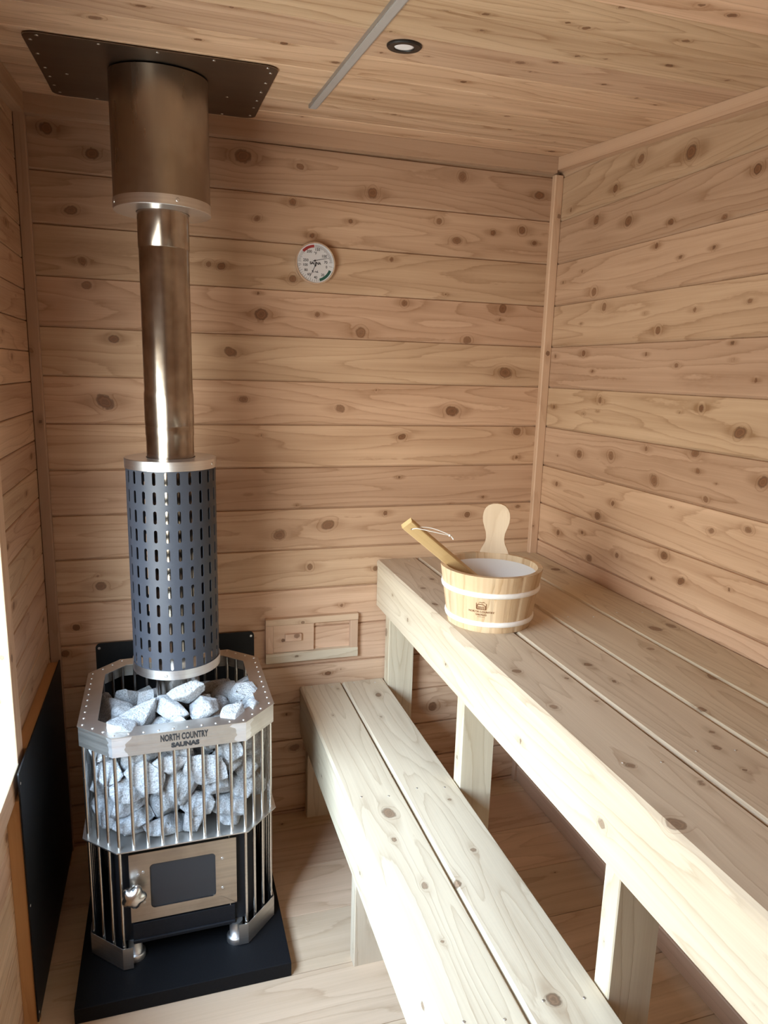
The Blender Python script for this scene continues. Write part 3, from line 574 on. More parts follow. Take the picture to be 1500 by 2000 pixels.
# ceiling light, light strip channel
def ceil_mat(x, y, off=0.0):
    n = Vector((0.0087, 0.0977, -1)).normalized(); xx = Vector((1, 0, 0.0087)).normalized(); yy = n.cross(xx)
    return Matrix.Translation((x, y, CE(x, y))) @ Matrix((xx, yy, n)).transposed().to_4x4() @ Matrix.Translation((0, 0, off))
t = thing('ceiling_light', 'small round black recessed light in the ceiling', 'light'); t.matrix_world = ceil_mat(0.8085, -0.766)
sharpen(MB().lathe([(0.0335, 0.0003), (0.0335, 0.0030), (0.0315, 0.0050), (0.0205, 0.0050), (0.0188, 0.0030)], n=48, cap1=False).build('trim_ring', M_LAMPRING, t))
MB().lathe([(0.0195, 0.0005), (0.0195, 0.0028), (0.0150, 0.0034)], n=40).build('diffuser', M_DIFFUSER, t)
t = thing('light_strip', 'narrow grey aluminium strip light channel on the ceiling', 'light strip'); t.matrix_world = ceil_mat(0.733, -0.2575)
b = MB(); b.prism([(-0.0105, 0.0004), (-0.0105, 0.0075), (-0.0085, 0.0075), (-0.0085, 0.0020), (0.0085, 0.0020), (0.0085, 0.0075), (0.0105, 0.0075), (0.0105, 0.0004)], 0.0, 1.85, Matrix(((1, 0, 0, 0), (0, 0, 1, 0), (0, 1, 0, 0), (0, 0, 0, 1))))
b.build('channel', M_LED, t)
MB().box(-0.0083, 0.0083, 0.001, 1.848, 0.0022, 0.0088, 0.0008).build('diffuser', plain('frosted_strip_cover', (0.40, 0.385, 0.38), 0.45), t)
b2 = MB().box(-0.0125, -0.0106, 0.055, 0.075, 0.0003, 0.0070); b2.build('clip', M_LED, t)

# ------------------------------------------------------------------ chimney
CX, CY = 0.361, -0.349
t = thing('flue_pipe', 'heat-stained steel flue pipe between perforated guard and ceiling shroud', 'stove pipe', (CX, CY, 0.601))
prof = [(0.0565, 0.0), (0.0570, 0.70), (0.0570, 0.742), (0.0580, 0.746), (0.0580, 0.764), (0.0574, 0.767), (0.0586, 0.770), (0.0586, 0.845), (0.0572, 0.852), (0.0574, 1.178), (0.0574, 1.181)]
sharpen(MB().lathe(prof, n=64).build('lower_section', M_PIPE, t), 60)
MB().lathe([(0.0576, 1.1808), (0.0586, 1.182), (0.0586, 1.30)], n=64).build('upper_section', M_PIPE, t)
# ceiling shroud
t = thing('chimney_shroud', 'wide steel chimney shroud with square ceiling plate above the flue pipe', 'chimney shroud', (CX, CY, 1.862))
n = 64; vs = []
for z in (0.021, 0.1, 0.2): vs += [(0.1085 * math.cos(2 * PI * k / n), 0.1085 * math.sin(2 * PI * k / n), z) for k in range(n)]
vs += [(0.1085 * math.cos(2 * PI * k / n), 0.1085 * math.sin(2 * PI * k / n), CE(CX + 0.1085 * math.cos(2 * PI * k / n), CY + 0.1085 * math.sin(2 * PI * k / n)) - 1.862 - 0.0075) for k in range(n)]
MB().add(vs, [(i * n + k, i * n + (k + 1) % n, (i + 1) * n + (k + 1) % n, (i + 1) * n + k) for i in range(3) for k in range(n)], True).build('shroud', M_SHROUD, t)
sharpen(MB().lathe([(0.0600, 0.0012), (0.0600, 0.0), (0.1090, 0.0), (0.1100, 0.001), (0.1100, 0.022), (0.1088, 0.022)], n=64, cap0=False, cap1=False).build('end_cap', M_ALU, t))
def ring_screws(par, rad, z, angs, r=1.0):
    for a in angs: screws(par, [(rad * math.cos(R(a)), rad * math.sin(R(a)), z)], nrm=(math.cos(R(a)), math.sin(R(a)), 0), r=r)
ring_screws(t, 0.1101, 0.012, (-73, 17, 107, 197), 1.1)
pl_pts = rrect(-0.2535, 0.2470, -0.186, 0.275, 0.030, 8)
b = MB(); 
def plz(x, y): return CE(CX + x, CY + y) - 1.862 - 0.0045 - (0.03 * (y - 0.154) if y > 0.154 else 0.0)
outer = rrect(-0.2535, 0.2470, -0.186, 0.275, 0.030, 8); front = [p for p in outer if p[1] <= 0.154]; rear = [p for p in outer if p[1] > 0.154]
fr = sorted([p for p in front if p[1] < 0], key=lambda p: p[0])
fa = [(-0.2535, 0.154)] + fr + [(0.2470, 0.154)]; re = sorted(rear, key=lambda p: -p[0]); ra = [(0.2470, 0.154)] + re + [(-0.2535, 0.154)]
for poly in (fa, ra):
    m = len(poly); vv = [(x, y, plz(x, y)) for x, y in poly] + [(x, y, plz(x, y) + 0.002) for x, y in poly]
    b.add(vv, [tuple(range(m))[::-1], tuple(range(m, 2 * m))] + [(i, (i + 1) % m, m + (i + 1) % m, m + i) for i in range(m)])
b.build('ceiling_plate', M_PLATE, t)
pts = [(-0.225 + 0.112 * k, -0.172) for k in range(5)] + [(0.233, -0.14), (0.233, -0.06), (0.233, 0.02), (0.233, 0.10), (0.233, 0.17), (0.232, 0.245), (-0.241, -0.14), (-0.241, -0.05), (-0.241, 0.05), (-0.20, 0.08), (-0.241, 0.12), (-0.241, 0.19), (-0.235, 0.245), (-0.15, 0.262), (0.0, 0.262), (0.16, 0.262), (0.16, 0.10)]
screws(t, [(x, y, plz(x, y) - 0.0002) for x, y in pts], nrm=(0.0, 0.09, -1), r=0.85)

# perforated guard round the pipe, resting on the stones
t = thing('pipe_guard', 'charcoal perforated metal guard around the lower flue pipe', 'pipe guard', (CX, CY, 0.742))
GR = 0.1085; ncol = 24; off_a = math.atan2(-2.17 - CY, 0.356 - CX) - R(6.9); da = 2 * PI / ncol; dz = 0.0467; zs0 = 0.0205; hw, hh = 0.0042, 0.0158
def guard_mesh():
    b = MB(); cw = da * GR
    def cyl(u, z): a = off_a + u / GR; return (GR * math.cos(a), GR * math.sin(a), z)
    angs = []
    for k in range(7): angs.append(('t', PI * k / 6))
    for k in range(7): angs.append(('b', PI + PI * k / 6))
    hole = [(hw * math.cos(a), (hh - hw if s == 't' else -(hh - hw)) + hw * math.sin(a)) for s, a in angs]
    H2, W2 = dz / 2, cw / 2
    outer = [(W2, hh - hw), (W2, H2 * .8), (W2, H2), (0, H2), (-W2, H2), (-W2, H2 * .8), (-W2, hh - hw), (-W2, -(hh - hw)), (-W2, -H2 * .8), (-W2, -H2), (0, -H2), (W2, -H2), (W2, -H2 * .8), (W2, -(hh - hw))]
    for j in range(11):
        zc = zs0 + dz * (j + 0.5) - 0.0215 + 0.018
        for i in range(ncol):
            u = i * cw
            vs = [cyl(u + p[0], zc + p[1]) for p in hole] + [cyl(u + p[0], zc + p[1]) for p in outer]
            m = len(hole); b.add(vs, [(k, m + k, m + (k + 1) % m, (k + 1) % m) for k in range(m)], True)
    return b
o = guard_mesh().build('sleeve', M_GUARD, t)
bm = bmesh.new(); bm.from_mesh(o.data); bmesh.ops.remove_doubles(bm, verts=bm.verts[:], dist=0.00005); bmesh.ops.recalc_face_normals(bm, faces=bm.faces[:]); bm.to_mesh(o.data); bm.free()
md = o.modifiers.new('thickness', 'SOLIDIFY'); md.thickness = 0.0014; md.offset = -1
md = o.modifiers.new('crisp', 'EDGE_SPLIT'); md.split_angle = R(40)
sharpen(MB().lathe([(0.0593, 0.5490), (0.1095, 0.5490), (0.1108, 0.5480), (0.1108, 0.5255), (0.1096, 0.5255)], n=72, cap0=False, cap1=False).build('top_cap', M_ALU, t))
sharpen(MB().lathe([(0.1085, 0.0), (0.1108, 0.0), (0.1108, 0.0240), (0.1096, 0.0240)], n=72, cap0=False, cap1=False).build('bottom_ring', M_ALU, t))
ring_screws(t, 0.1109, 0.537, (-118, -28, 62, 152)); ring_screws(t, 0.1109, 0.011, (-105, -15, 75, 165))

# ------------------------------------------------------------------ stove
MB().box(0.105, 0.613, -0.666, -0.035, 0.0004, 0.0400, 0.0015).build('hearth_board', M_HEARTH)
hearth = bpy.data.objects['hearth_board']; tag(hearth, 'black hearth board on the floor under the stove', 'hearth board')
SX, SY, SH, SCH = 0.3594, -0.3487, 0.2319, 0.079
stove = thing('sauna_stove', 'steel-barred wood-burning sauna stove with a glass firebox door', 'stove', (SX, SY, 0.0402), (0, 0, R(0.8)))
ZO = 0.0402
ZR, ZM = 0.6697 - ZO, 0.3732 - ZO
def octo(h, ch):
    return [(-h + ch, -h), (h - ch, -h), (h, -h + ch), (h, h - ch), (h - ch, h), (-h + ch, h), (-h, h - ch), (-h, -h + ch)]
def inset(d): return octo(SH - d, SCH - d * (2 - math.sqrt(2)))
# collar: flat flange, outer band, row of rivet heads
b = MB(); o8, i8 = inset(-0.002), inset(0.043)
for z0, z1 in ((ZR - 0.0018, ZR),):
    vs = [(x, y, z) for z in (z0, z1) for x, y in o8] + [(x, y, z) for z in (z0, z1) for x, y in i8]
    fs = []
    for k in range(8):
        k2 = (k + 1) % 8
        fs += [(8 + k, 8 + k2, 24 + k2, 24 + k), (k, 16 + k, 16 + k2, k2), (k, k2, 8 + k2, 8 + k), (16 + k, 24 + k, 24 + k2, 16 + k2)]
    b.add(vs, fs)
def band(b, off, th, z0, z1, sides):
    po, pi = inset(off), inset(off + th)
    for k in sides:
        k2 = (k + 1) % 8
        vs = [(*po[k], z0), (*po[k2], z0), (*po[k2], z1), (*po[k], z1), (*pi[k], z0), (*pi[k2], z0), (*pi[k2], z1), (*pi[k], z1)]
        b.add(vs, [(0, 1, 2, 3), (5, 4, 7, 6), (4, 5, 1, 0), (3, 2, 6, 7), (4, 0, 3, 7), (1, 5, 6, 2)])
    return b
band(b, 0.0, 0.0016, ZR - 0.051, ZR - 0.0018, range(8))
def along(off, spec):
    p = inset(off); out = []
    for k, n in spec:
        a, c = Vector(p[k]), Vector(p[(k + 1) % 8]); out += [a.lerp(c, i / n) for i in range(n)]
    return out
FULL = [(0, 9), (1, 3), (2, 9), (3, 3), (4, 9), (5, 3), (6, 9), (7, 3)]
for p in along(0.010, FULL):
    b.lathe([(0.0034, ZR), (0.0029, ZR + 0.0014), (0.0012, ZR + 0.0021)], p.x, p.y, n=8, cap0=False)
b.build('collar', M_STEEL, stove)
# bright polished patches where the collar corners were welded and ground
for (k, s, t0) in ((0, 0.030, 0.0), (7, 0.012, 1.0), (1, 0.020, 0.0), (0, 0.024, 1.0)):
    p = inset(-0.0003); a, c = Vector(p[k]), Vector(p[(k + 1) % 8]); L = (c - a).length; d = (c - a) / L
    nn = 9; rg = random.Random(k * 7 + int(t0)); A = a if t0 == 0 else c; D = d if t0 == 0 else -d
    z0, z1 = ZR - 0.0508, ZR - 0.0020; vs = []
    for i in range(nn):
        z = z0 + (z1 - z0) * i / (nn - 1); w = s * (0.75 + 0.5 * rg.random() + (0.5 if i > nn - 3 else 0.0)); q = A + D * w; vs += [(*A, z), (*q, z)]
    fs = [(2 * i, 2 * i + 1, 2 * i + 3, 2 * i + 2) for i in range(nn - 1)]
    if t0: fs = [f[::-1] for f in fs]
    MB().add(vs, fs).build('ground_weld', M_STEEL_BRIGHT, stove)
b = MB(); FM = Matrix(((1, 0, 0, 0), (0, 0, -1, -SH - 0.0004), (0, 1, 0, 0), (0, 0, 0, 1)))
text_into(b, 'NORTH COUNTRY', 0.0225, FM @ Matrix.Translation((0.008, ZR - 0.0175, 0)) @ Matrix.Diagonal((0.54, 1.0, 1, 1)), extrude=0.0003, bold=0.0010, spacing=1.05)
text_into(b, 'SAUNAS', 0.0155, FM @ Matrix.Translation((0.010, ZR - 0.0375, 0)) @ Matrix.Diagonal((1.10, 1.0, 1, 1)), extrude=0.0003, bold=0.0010)
b.build('lettering', M_DARK, stove)
# grate plate, rods, skirt
b = MB(); b.prism(inset(-0.005), ZM - 0.003, ZM); b.build('basket_plate', M_STEEL, stove)
rod_u = MB().tube([(0, 0, ZM), (0, 0, ZR - 0.0019)], 0.0042, 12).build('rod', M_ROD, stove); first = True
ZK0, ZK1 = 0.0030, 0.062
low_me = None
for p in along(0.0085, FULL):
    if first: rod_u.location = (p.x, p.y, 0); first = False
    else: dup(rod_u, stove, (p.x, p.y, 0))
lowpts = along(0.0085, [(1, 3), (2, 8), (3, 3)]) + along(0.0085, [(5, 3), (6, 8), (7, 3)]) + [Vector(inset(0.0085)[0]), Vector(inset(0.0085)[4])]
lp0 = None
for p in lowpts:
    if lp0 is None: lp0 = MB().tube([(0, 0, 0.004), (0, 0, ZM - 0.003)], 0.0042, 12).build('rod', M_ROD, stove, (p.x, p.y, 0))
    else: dup(lp0, stove, (p.x, p.y, 0))
b = MB(); band(b, 0.0, 0.0016, ZK0, ZK1, range(1, 8))
p = inset(0.0)
for a, s in ((p[0], 1), (p[1], -1)):
    x0, x1 = sorted((a[0], a[0] + s * 0.024)); b.box(x0, x1, -SH, -SH + 0.0016, ZK0, ZK1)
b.build('skirt', M_STEEL, stove)
# firebox
b = MB(); b.prism([(-0.150, -0.200), (0.150, -0.200), (0.172, -0.178), (0.172, 0.150), (-0.172, 0.150), (-0.172, -0.178)], 0.058, ZM - 0.0032)
b.box(-0.128, 0.122, -0.212, -0.2, 0.060, 0.110, 0.002); b.box(-0.128, 0.122, -0.216, -0.2, 0.056, 0.066, 0.002)
b.build('firebox', M_FIREBOX, stove)
b = MB(); b.box(-0.085, 0.085, -0.095, 0.085, ZM + 0.0002, 0.558); b.build('smoke_chamber', M_FIREBOX, stove)
for x, y in ((-0.125, -0.190), (0.124, -0.204), (-0.125, 0.13), (0.125, 0.13)):
    MB().lathe([(0.024, 0.0), (0.024, 0.014), (0.021, 0.017), (0.017, 0.017), (0.017, 0.058)], x, y, n=28).build('foot', M_STEEL, stove)
door = None
DM = Matrix(((1, 0, 0, 0), (0, 0, -1, -0.2125), (0, 1, 0, 0), (0, 0, 0, 1)))
dx0, dx1, dz0, dz1 = -0.1305, 0.1265, 0.1185, 0.3075
gx0, gx1, gz0, gz1 = -0.083, 0.0745, 0.150, 0.2725
b = MB(); gi = rrect(gx0, gx1, gz0, gz1, 0.010, 6); m = len(gi)
def onrect(p):
    cx, cy = (gx0 + gx1) / 2, (gz0 + gz1) / 2; ux, uy = p[0] - cx, p[1] - cy
    t_ = min(((dx1 if ux > 0 else dx0) - cx) / ux if abs(ux) > 1e-9 else 1e9, ((dz1 if uy > 0 else dz0) - cy) / uy if abs(uy) > 1e-9 else 1e9)
    return (cx + ux * t_, cy + uy * t_)
cor = [(dx1, dz1), (dx0, dz1), (dx0, dz0), (dx1, dz0)]
go = [onrect(p) for p in gi]
for i, cpt in enumerate(cor): go[i * 7 + 3] = cpt
vs = []
for z in (0.0, 0.003): vs += [DM @ Vector((*p, z)) for p in gi] + [DM @ Vector((*p, z)) for p in go]
fs = []
for k in range(m):
    k2 = (k + 1) % m; fs += [(2 * m + k, 3 * m + k, 3 * m + k2, 2 * m + k2), (k, k2, m + k2, m + k), (k, 2 * m + k, 2 * m + k2, k2), (m + k, m + k2, 3 * m + k2, 3 * m + k)]
b.add(vs, fs); b.prism([(dx0, dz1 - 0.0018), (dx1, dz1 - 0.0018), (dx1, dz1), (dx0, dz1)], -0.010, 0.003, DM)
door = b.build('door', M_DOOR, stove)
MB().prism(rrect(gx0 - 0.004, gx1 + 0.004, gz0 - 0.004, gz1 + 0.004, 0.01), -0.0035, -0.0004, DM).build('door_glass', M_GLASS_DARK, door)
n = 60; KP = []
kb = MB()
for (s, z) in ((0.30, 0.0), (0.32, 0.012), (0.72, 0.014), (0.97, 0.019), (1.0, 0.025), (0.93, 0.032), (0.74, 0.038), (0.45, 0.042), (0.12, 0.0435)):
    for k in range(n):
        a = 2 * PI * k / n; r_ = 0.0275 * s * (1 + 0.11 * (s > 0.5) * math.cos(5 * a + 0.6)); KP.append(DM @ Vector((-0.121 + r_ * math.cos(a), 0.2105 + r_ * math.sin(a), z + 0.003)))
kb.add(KP, [(i * n + k, i * n + (k + 1) % n, (i + 1) * n + (k + 1) % n, (i + 1) * n + k) for i in range(8) for k in range(n)], True); kb.add(KP[-n:], [tuple(range(n))], True)
kb.build('door_knob', M_STEEL_KNOB, door)
screws(door, [(x, -0.2157, z) for x, z in ((0.0915, 0.2535), (0.0910, 0.1690), (-0.0985, 0.2545), (-0.1105, 0.2495), (-0.0985, 0.1700))], nrm=(0, -1, 0), r=0.95)
MB().tube([(0.110, -0.2092, 0.110), (0.110, -0.2092, 0.321)], 0.0022, 8).build('hinge_pin', M_ROD, door)

# ------------------------------------------------------------------ sauna stones
_ico = None
def stone_mesh(seed, dims):
    global _ico
    if _ico is None:
        bm = bmesh.new(); bmesh.ops.create_icosphere(bm, subdivisions=4, radius=1.0)
        bm.verts.index_update(); _ico = (np.array([v.co[:] for v in bm.verts]), [[v.index for v in f.verts] for f in bm.faces]); bm.free()
    P = _ico[0].copy(); rg = np.random.RandomState(seed)
    for _ in range(13):
        n = rg.normal(size=3); n /= np.linalg.norm(n); d = 0.34 + 0.46 * rg.rand()
        h = P @ n - d; P = P - np.maximum(h, 0)[:, None] * n * 0.97
    for f, a in ((2.0, 0.050), (5.0, 0.038), (10.0, 0.026), (19.0, 0.015)):
        ph = rg.rand(7, 3) * 6.28; dr = rg.normal(size=(7, 3)) * f
        s = sum(np.abs(np.sin(P @ dr[i] + ph[i, 0])) * (0.4 + 0.6 * np.sin(P @ dr[(i + 2) % 7] * 0.8 + ph[i, 1])) for i in range(7)) / 7
        P = P * (1 + a * 2.2 * s)[:, None]
    P = P - (P.max(0) + P.min(0)) / 2; P = P / (P.max(0) - P.min(0)) * np.array(dims)
    me = bpy.data.meshes.new('stone'); me.from_pydata(P.tolist(), [], _ico[1]); me.polygons.foreach_set('use_smooth', [True] * len(_ico[1])); me.update()
    return me
STONES = [
(1000, (0.0946, 0.0696, 0.0495), (0.2513, -0.4949, 0.3931), (0.8914, 0.1773, 0.0191, 0.4166), 'medium-sized grey stone behind the second front bar from the left, first from bottom'),
(1001, (0.114, 0.0862, 0.05), (0.327, -0.5224, 0.3963), (0.8586, 0.0554, 0.0553, 0.5066), 'large grey stone behind the fourth front bar from the left, first from bottom'),
(1002, (0.0827, 0.0669, 0.0407), (0.473, -0.5211, 0.3885), (0.5271, -0.0577, 0.3191, -0.7854), 'small grey stone behind the ninth front bar from the left, first from bottom'),
(1003, (0.0944, 0.0802, 0.0521), (0.4813, -0.2746, 0.4022), (0.0059, -0.9171, -0.3143, 0.2451), 'rough grey stone hidden deep in the stove basket behind the other stones'),
(1004, (0.1263, 0.0908, 0.0757), (0.4428, -0.2091, 0.3924), (0.3287, 0.8085, 0.4515, 0.1858), 'rough grey stone hidden deep in the stove basket behind the other stones'),
(1005, (0.09, 0.0683, 0.0597), (0.3306, -0.2263, 0.3866), (0.2234, 0.039, -0.3254, -0.918), 'rough grey stone hidden deep in the stove basket behind the other stones'),
(1006, (0.1097, 0.0862, 0.0667), (0.263, -0.2023, 0.3926), (0.2623, 0.3356, -0.2032, -0.8817), 'rough grey stone hidden deep in the stove basket behind the other stones'),
(1007, (0.0854, 0.0674, 0.05), (0.1805, -0.2666, 0.3964), (0.4112, -0.2059, 0.0655, 0.8856), 'rough grey stone hidden deep in the stove basket behind the other stones'),
(1008, (0.098, 0.0595, 0.0649), (0.2472, -0.536, 0.422), (0.3205, 0.0766, 0.4622, -0.8233), 'medium-sized grey stone behind the second front bar from the left, second from bottom'),
(1009, (0.1071, 0.0835, 0.0713), (0.4002, -0.5238, 0.406), (0.7995, 0.4164, 0.3567, 0.2452), 'large grey stone behind the sixth front bar from the left, first from bottom'),
(1010, (0.1198, 0.0995, 0.0636), (0.5385, -0.4436, 0.4281), (0.5702, 0.5097, -0.6415, 0.0611), 'large grey stone behind the angled bars at the right corner, first from bottom'),
(1011, (0.1244, 0.0885, 0.0849), (0.51, -0.3406, 0.4087), (0.1287, 0.0222, -0.7836, -0.6073), 'rough grey stone hidden deep in the stove basket behind the other stones'),
(1012, (0.1286, 0.0803, 0.0589), (0.5187, -0.2112, 0.4122), (0.9213, 0.0939, 0.3716, -0.0654), 'rough grey stone hidden deep in the stove basket behind the other stones'),
(1013, (0.0935, 0.0787, 0.0507), (0.3782, -0.1735, 0.4051), (0.2262, 0.3492, 0.8976, 0.1459), 'rough grey stone hidden deep in the stove basket behind the other stones'),
(1014, (0.1152, 0.0778, 0.0648), (0.1916, -0.1913, 0.409), (0.2017, 0.453, -0.5073, -0.7048), 'rough grey stone hidden deep in the stove basket behind the other stones'),
(1015, (0.1025, 0.0705, 0.0598), (0.2127, -0.4189, 0.4014), (0.0183, -0.0607, 0.0641, 0.996), 'rough grey stone hidden deep in the stove basket behind the other stones'),
(1016, (0.113, 0.0933, 0.069), (0.1964, -0.4806, 0.4206), (0.0196, -0.3792, 0.3817, -0.8428), 'large grey stone behind the angled bars at the left corner, first from bottom'),
(1017, (0.1312, 0.1068, 0.0915), (0.3411, -0.4836, 0.4437), (0.1186, 0.1506, -0.7675, -0.6118), 'large grey stone behind the fourth front bar from the left, second from bottom'),
(1018, (0.1176, 0.0753, 0.0777), (0.4314, -0.4576, 0.4207), (0.0442, -0.1869, 0.3543, -0.9152), 'large grey stone behind the seventh front bar from the left, second from bottom'),
(1019, (0.1331, 0.11, 0.0771), (0.4941, -0.2621, 0.4902), (0.5408, -0.52, -0.6191, 0.2319), 'rough grey stone hidden deep in the stove basket behind the other stones'),
(1020, (0.1198, 0.0782, 0.0782), (0.4393, -0.1792, 0.4412), (0.6167, 0.5874, 0.4408, 0.2833), 'rough grey stone hidden deep in the stove basket behind the other stones'),
(1021, (0.1124, 0.0754, 0.0492), (0.3301, -0.1901, 0.4324), (0.9178, 0.2054, 0.2314, 0.2487), 'rough grey stone hidden deep in the stove basket behind the other stones'),
(1022, (0.1273, 0.1078, 0.0566), (0.2433, -0.2637, 0.4289), (0.4329, -0.6039, 0.0373, 0.6682), 'rough grey stone hidden deep in the stove basket behind the other stones'),
(1023, (0.1244, 0.0874, 0.0575), (0.1947, -0.3428, 0.3981), (0.259, -0.0821, -0.9611, -0.0501), 'rough grey stone hidden deep in the stove basket behind the other stones'),
(1024, (0.0976, 0.0773, 0.0648), (0.2369, -0.5104, 0.4596), (0.3788, -0.9246, 0.0087, -0.0404), 'medium-sized grey stone behind the second front bar from the left, third from bottom'),
(1025, (0.0843, 0.0636, 0.0365), (0.4007, -0.5398, 0.4475), (0.1233, -0.972, 0.1784, 0.0912), 'small grey stone behind the seventh front bar from the left, first from bottom'),
(1026, (0.1201, 0.082, 0.08), (0.4478, -0.4951, 0.4846), (0.025, 0.5832, 0.776, 0.2391), 'large grey stone behind the eighth front bar from the left, first from bottom'),
(1027, (0.134, 0.0973, 0.0937), (0.532, -0.354, 0.4674), (0.4478, -0.4128, -0.7747, 0.1697), 'rough grey stone hidden deep in the stove basket behind the other stones'),
(1028, (0.0984, 0.0609, 0.0579), (0.4527, -0.2216, 0.4832), (0.2522, 0.4784, 0.3673, 0.7567), 'rough grey stone hidden deep in the stove basket behind the other stones'),
(1029, (0.0837, 0.0543, 0.0447), (0.3604, -0.2289, 0.4192), (0.2944, 0.2166, -0.045, -0.9297), 'rough grey stone hidden deep in the stove basket behind the other stones'),
(1030, (0.1144, 0.0731, 0.0494), (0.2384, -0.2076, 0.449), (0.7421, 0.2415, 0.2014, 0.5919), 'rough grey stone hidden deep in the stove basket behind the other stones'),
(1031, (0.128, 0.0868, 0.0881), (0.2194, -0.3561, 0.445), (0.2838, -0.4752, -0.8299, -0.0701), 'rough grey stone hidden deep in the stove basket behind the other stones'),
(1032, (0.1295, 0.0899, 0.0711), (0.2386, -0.4293, 0.4654), (0.0735, 0.4987, -0.2501, 0.8266), 'rough grey stone hidden deep in the stove basket behind the other stones'),
(1033, (0.1096, 0.0834, 0.0643), (0.2957, -0.474, 0.4961), (0.8794, 0.1743, -0.4343, -0.087), 'rough grey stone hidden deep in the stove basket behind the other stones'),
(1034, (0.1116, 0.0843, 0.0763), (0.54, -0.4305, 0.5005), (0.3069, -0.6197, 0.3274, -0.6439), 'large grey stone behind the angled bars at the right corner, second from bottom'),
(1035, (0.1089, 0.0771, 0.0677), (0.5573, -0.277, 0.5256), (0.5371, 0.2377, 0.626, -0.5131), 'rough grey stone hidden deep in the stove basket behind the other stones'),
(1036, (0.0946, 0.0639, 0.0656), (0.5512, -0.22, 0.4672), (0.7869, 0.1853, -0.5792, 0.1049), 'rough grey stone hidden deep in the stove basket behind the other stones'),
(1037, (0.1096, 0.0808, 0.0464), (0.3654, -0.1837, 0.4671), (0.0398, 0.2728, -0.9334, -0.2296), 'rough grey stone hidden deep in the stove basket behind the other stones'),
(1038, (0.104, 0.0775, 0.0443), (0.2394, -0.1715, 0.491), (0.0709, -0.2928, 0.2881, -0.9089), 'rough grey stone hidden deep in the stove basket behind the other stones'),
(1039, (0.1146, 0.0869, 0.0501), (0.1854, -0.2899, 0.4717), (0.3952, -0.2854, 0.7358, -0.4702), 'rough grey stone hidden deep in the stove basket behind the other stones'),
(1040, (0.1152, 0.0826, 0.0703), (0.2459, -0.482, 0.5447), (0.0457, 0.4354, 0.8742, -0.2101), 'large grey stone behind the first front bar from the left, first from bottom'),
(1041, (0.1007, 0.0782, 0.0631), (0.4235, -0.4273, 0.6227), (0.354, 0.7563, 0.4034, 0.3741), 'medium-sized stone on the pile in front of the guard, third from the left'),
(1042, (0.0832, 0.0512, 0.0507), (0.4767, -0.4176, 0.4003), (0.7644, 0.3728, 0.2543, -0.4605), 'rough grey stone hidden deep in the stove basket behind the other stones'),
(1043, (0.1331, 0.0882, 0.0729), (0.5426, -0.322, 0.5643), (0.5565, -0.2894, -0.2604, 0.734), 'rough grey stone hidden deep in the stove basket behind the other stones'),
(1044, (0.1134, 0.0771, 0.0592), (0.3239, -0.1505, 0.4331), (0.7635, 0.3539, 0.5336, -0.0848), 'rough grey stone hidden deep in the stove basket behind the other stones'),
(1045, (0.0986, 0.0682, 0.0578), (0.3432, -0.1759, 0.5118), (0.6235, 0.447, 0.6326, 0.1058), 'rough grey stone hidden deep in the stove basket behind the other stones'),
(1046, (0.0979, 0.068, 0.0623), (0.3279, -0.2314, 0.5936), (0.5872, 0.7972, -0.0376, -0.1358), 'medium-sized stone on the pile behind the guard, first from the left'),
(1047, (0.0834, 0.0619, 0.0522), (0.2398, -0.389, 0.4958), (0.4231, 0.4341, -0.7842, 0.1329), 'rough grey stone hidden deep in the stove basket behind the other stones'),
(1048, (0.0984, 0.0645, 0.0635), (0.2301, -0.5423, 0.5106), (0.1441, 0.0556, -0.2195, 0.9633), 'medium-sized grey stone behind the second front bar from the left, fourth from bottom'),
(1049, (0.0947, 0.0612, 0.0513), (0.4765, -0.5273, 0.4199), (0.9413, 0.1158, -0.0903, -0.3037), 'medium-sized grey stone behind the ninth front bar from the left, second from bottom'),
(1050, (0.119, 0.0744, 0.0607), (0.5104, -0.489, 0.4613), (0.5585, 0.1853, -0.169, 0.7907), 'large grey stone behind the tenth front bar from the left, first from bottom'),
(1051, (0.0997, 0.0806, 0.0541), (0.4709, -0.347, 0.5015), (0.6066, 0.3117, 0.7262, 0.0863), 'rough grey stone hidden deep in the stove basket behind the other stones'),
(1052, (0.1273, 0.0818, 0.0655), (0.4819, -0.216, 0.5824), (0.6056, -0.577, 0.0255, 0.5474), 'large stone on the pile at the right of the collar, fourth from the front'),
(1053, (0.1165, 0.0956, 0.0636), (0.3858, -0.2329, 0.4686), (0.5054, -0.5996, 0.4933, 0.3764), 'rough grey stone hidden deep in the stove basket behind the other stones'),
(1054, (0.0939, 0.0592, 0.0534), (0.1641, -0.2177, 0.463), (0.6708, 0.4229, 0.2563, 0.5528), 'rough grey stone hidden deep in the stove basket behind the other stones'),
(1055, (0.0921, 0.0738, 0.0603), (0.1715, -0.3519, 0.5081), (0.0009, -0.2704, 0.8328, 0.4829), 'rough grey stone hidden deep in the stove basket behind the other stones'),
(1056, (0.0917, 0.0614, 0.0593), (0.1765, -0.4014, 0.4664), (0.7118, 0.2958, -0.3769, -0.5136), 'rough grey stone hidden deep in the stove basket behind the other stones'),
(1057, (0.116, 0.093, 0.0599), (0.4191, -0.546, 0.546), (0.5935, 0.7566, 0.2437, -0.1264), 'large grey stone behind the seventh front bar from the left, third from bottom'),
(1058, (0.0889, 0.0598, 0.0571), (0.5146, -0.4953, 0.5037), (0.5137, -0.8329, 0.1611, -0.1277), 'medium-sized grey stone behind the tenth front bar from the left, second from bottom'),
(1059, (0.0964, 0.0662, 0.0517), (0.4707, -0.4082, 0.4701), (0.6054, 0.0132, 0.7957, -0.0117), 'rough grey stone hidden deep in the stove basket behind the other stones'),
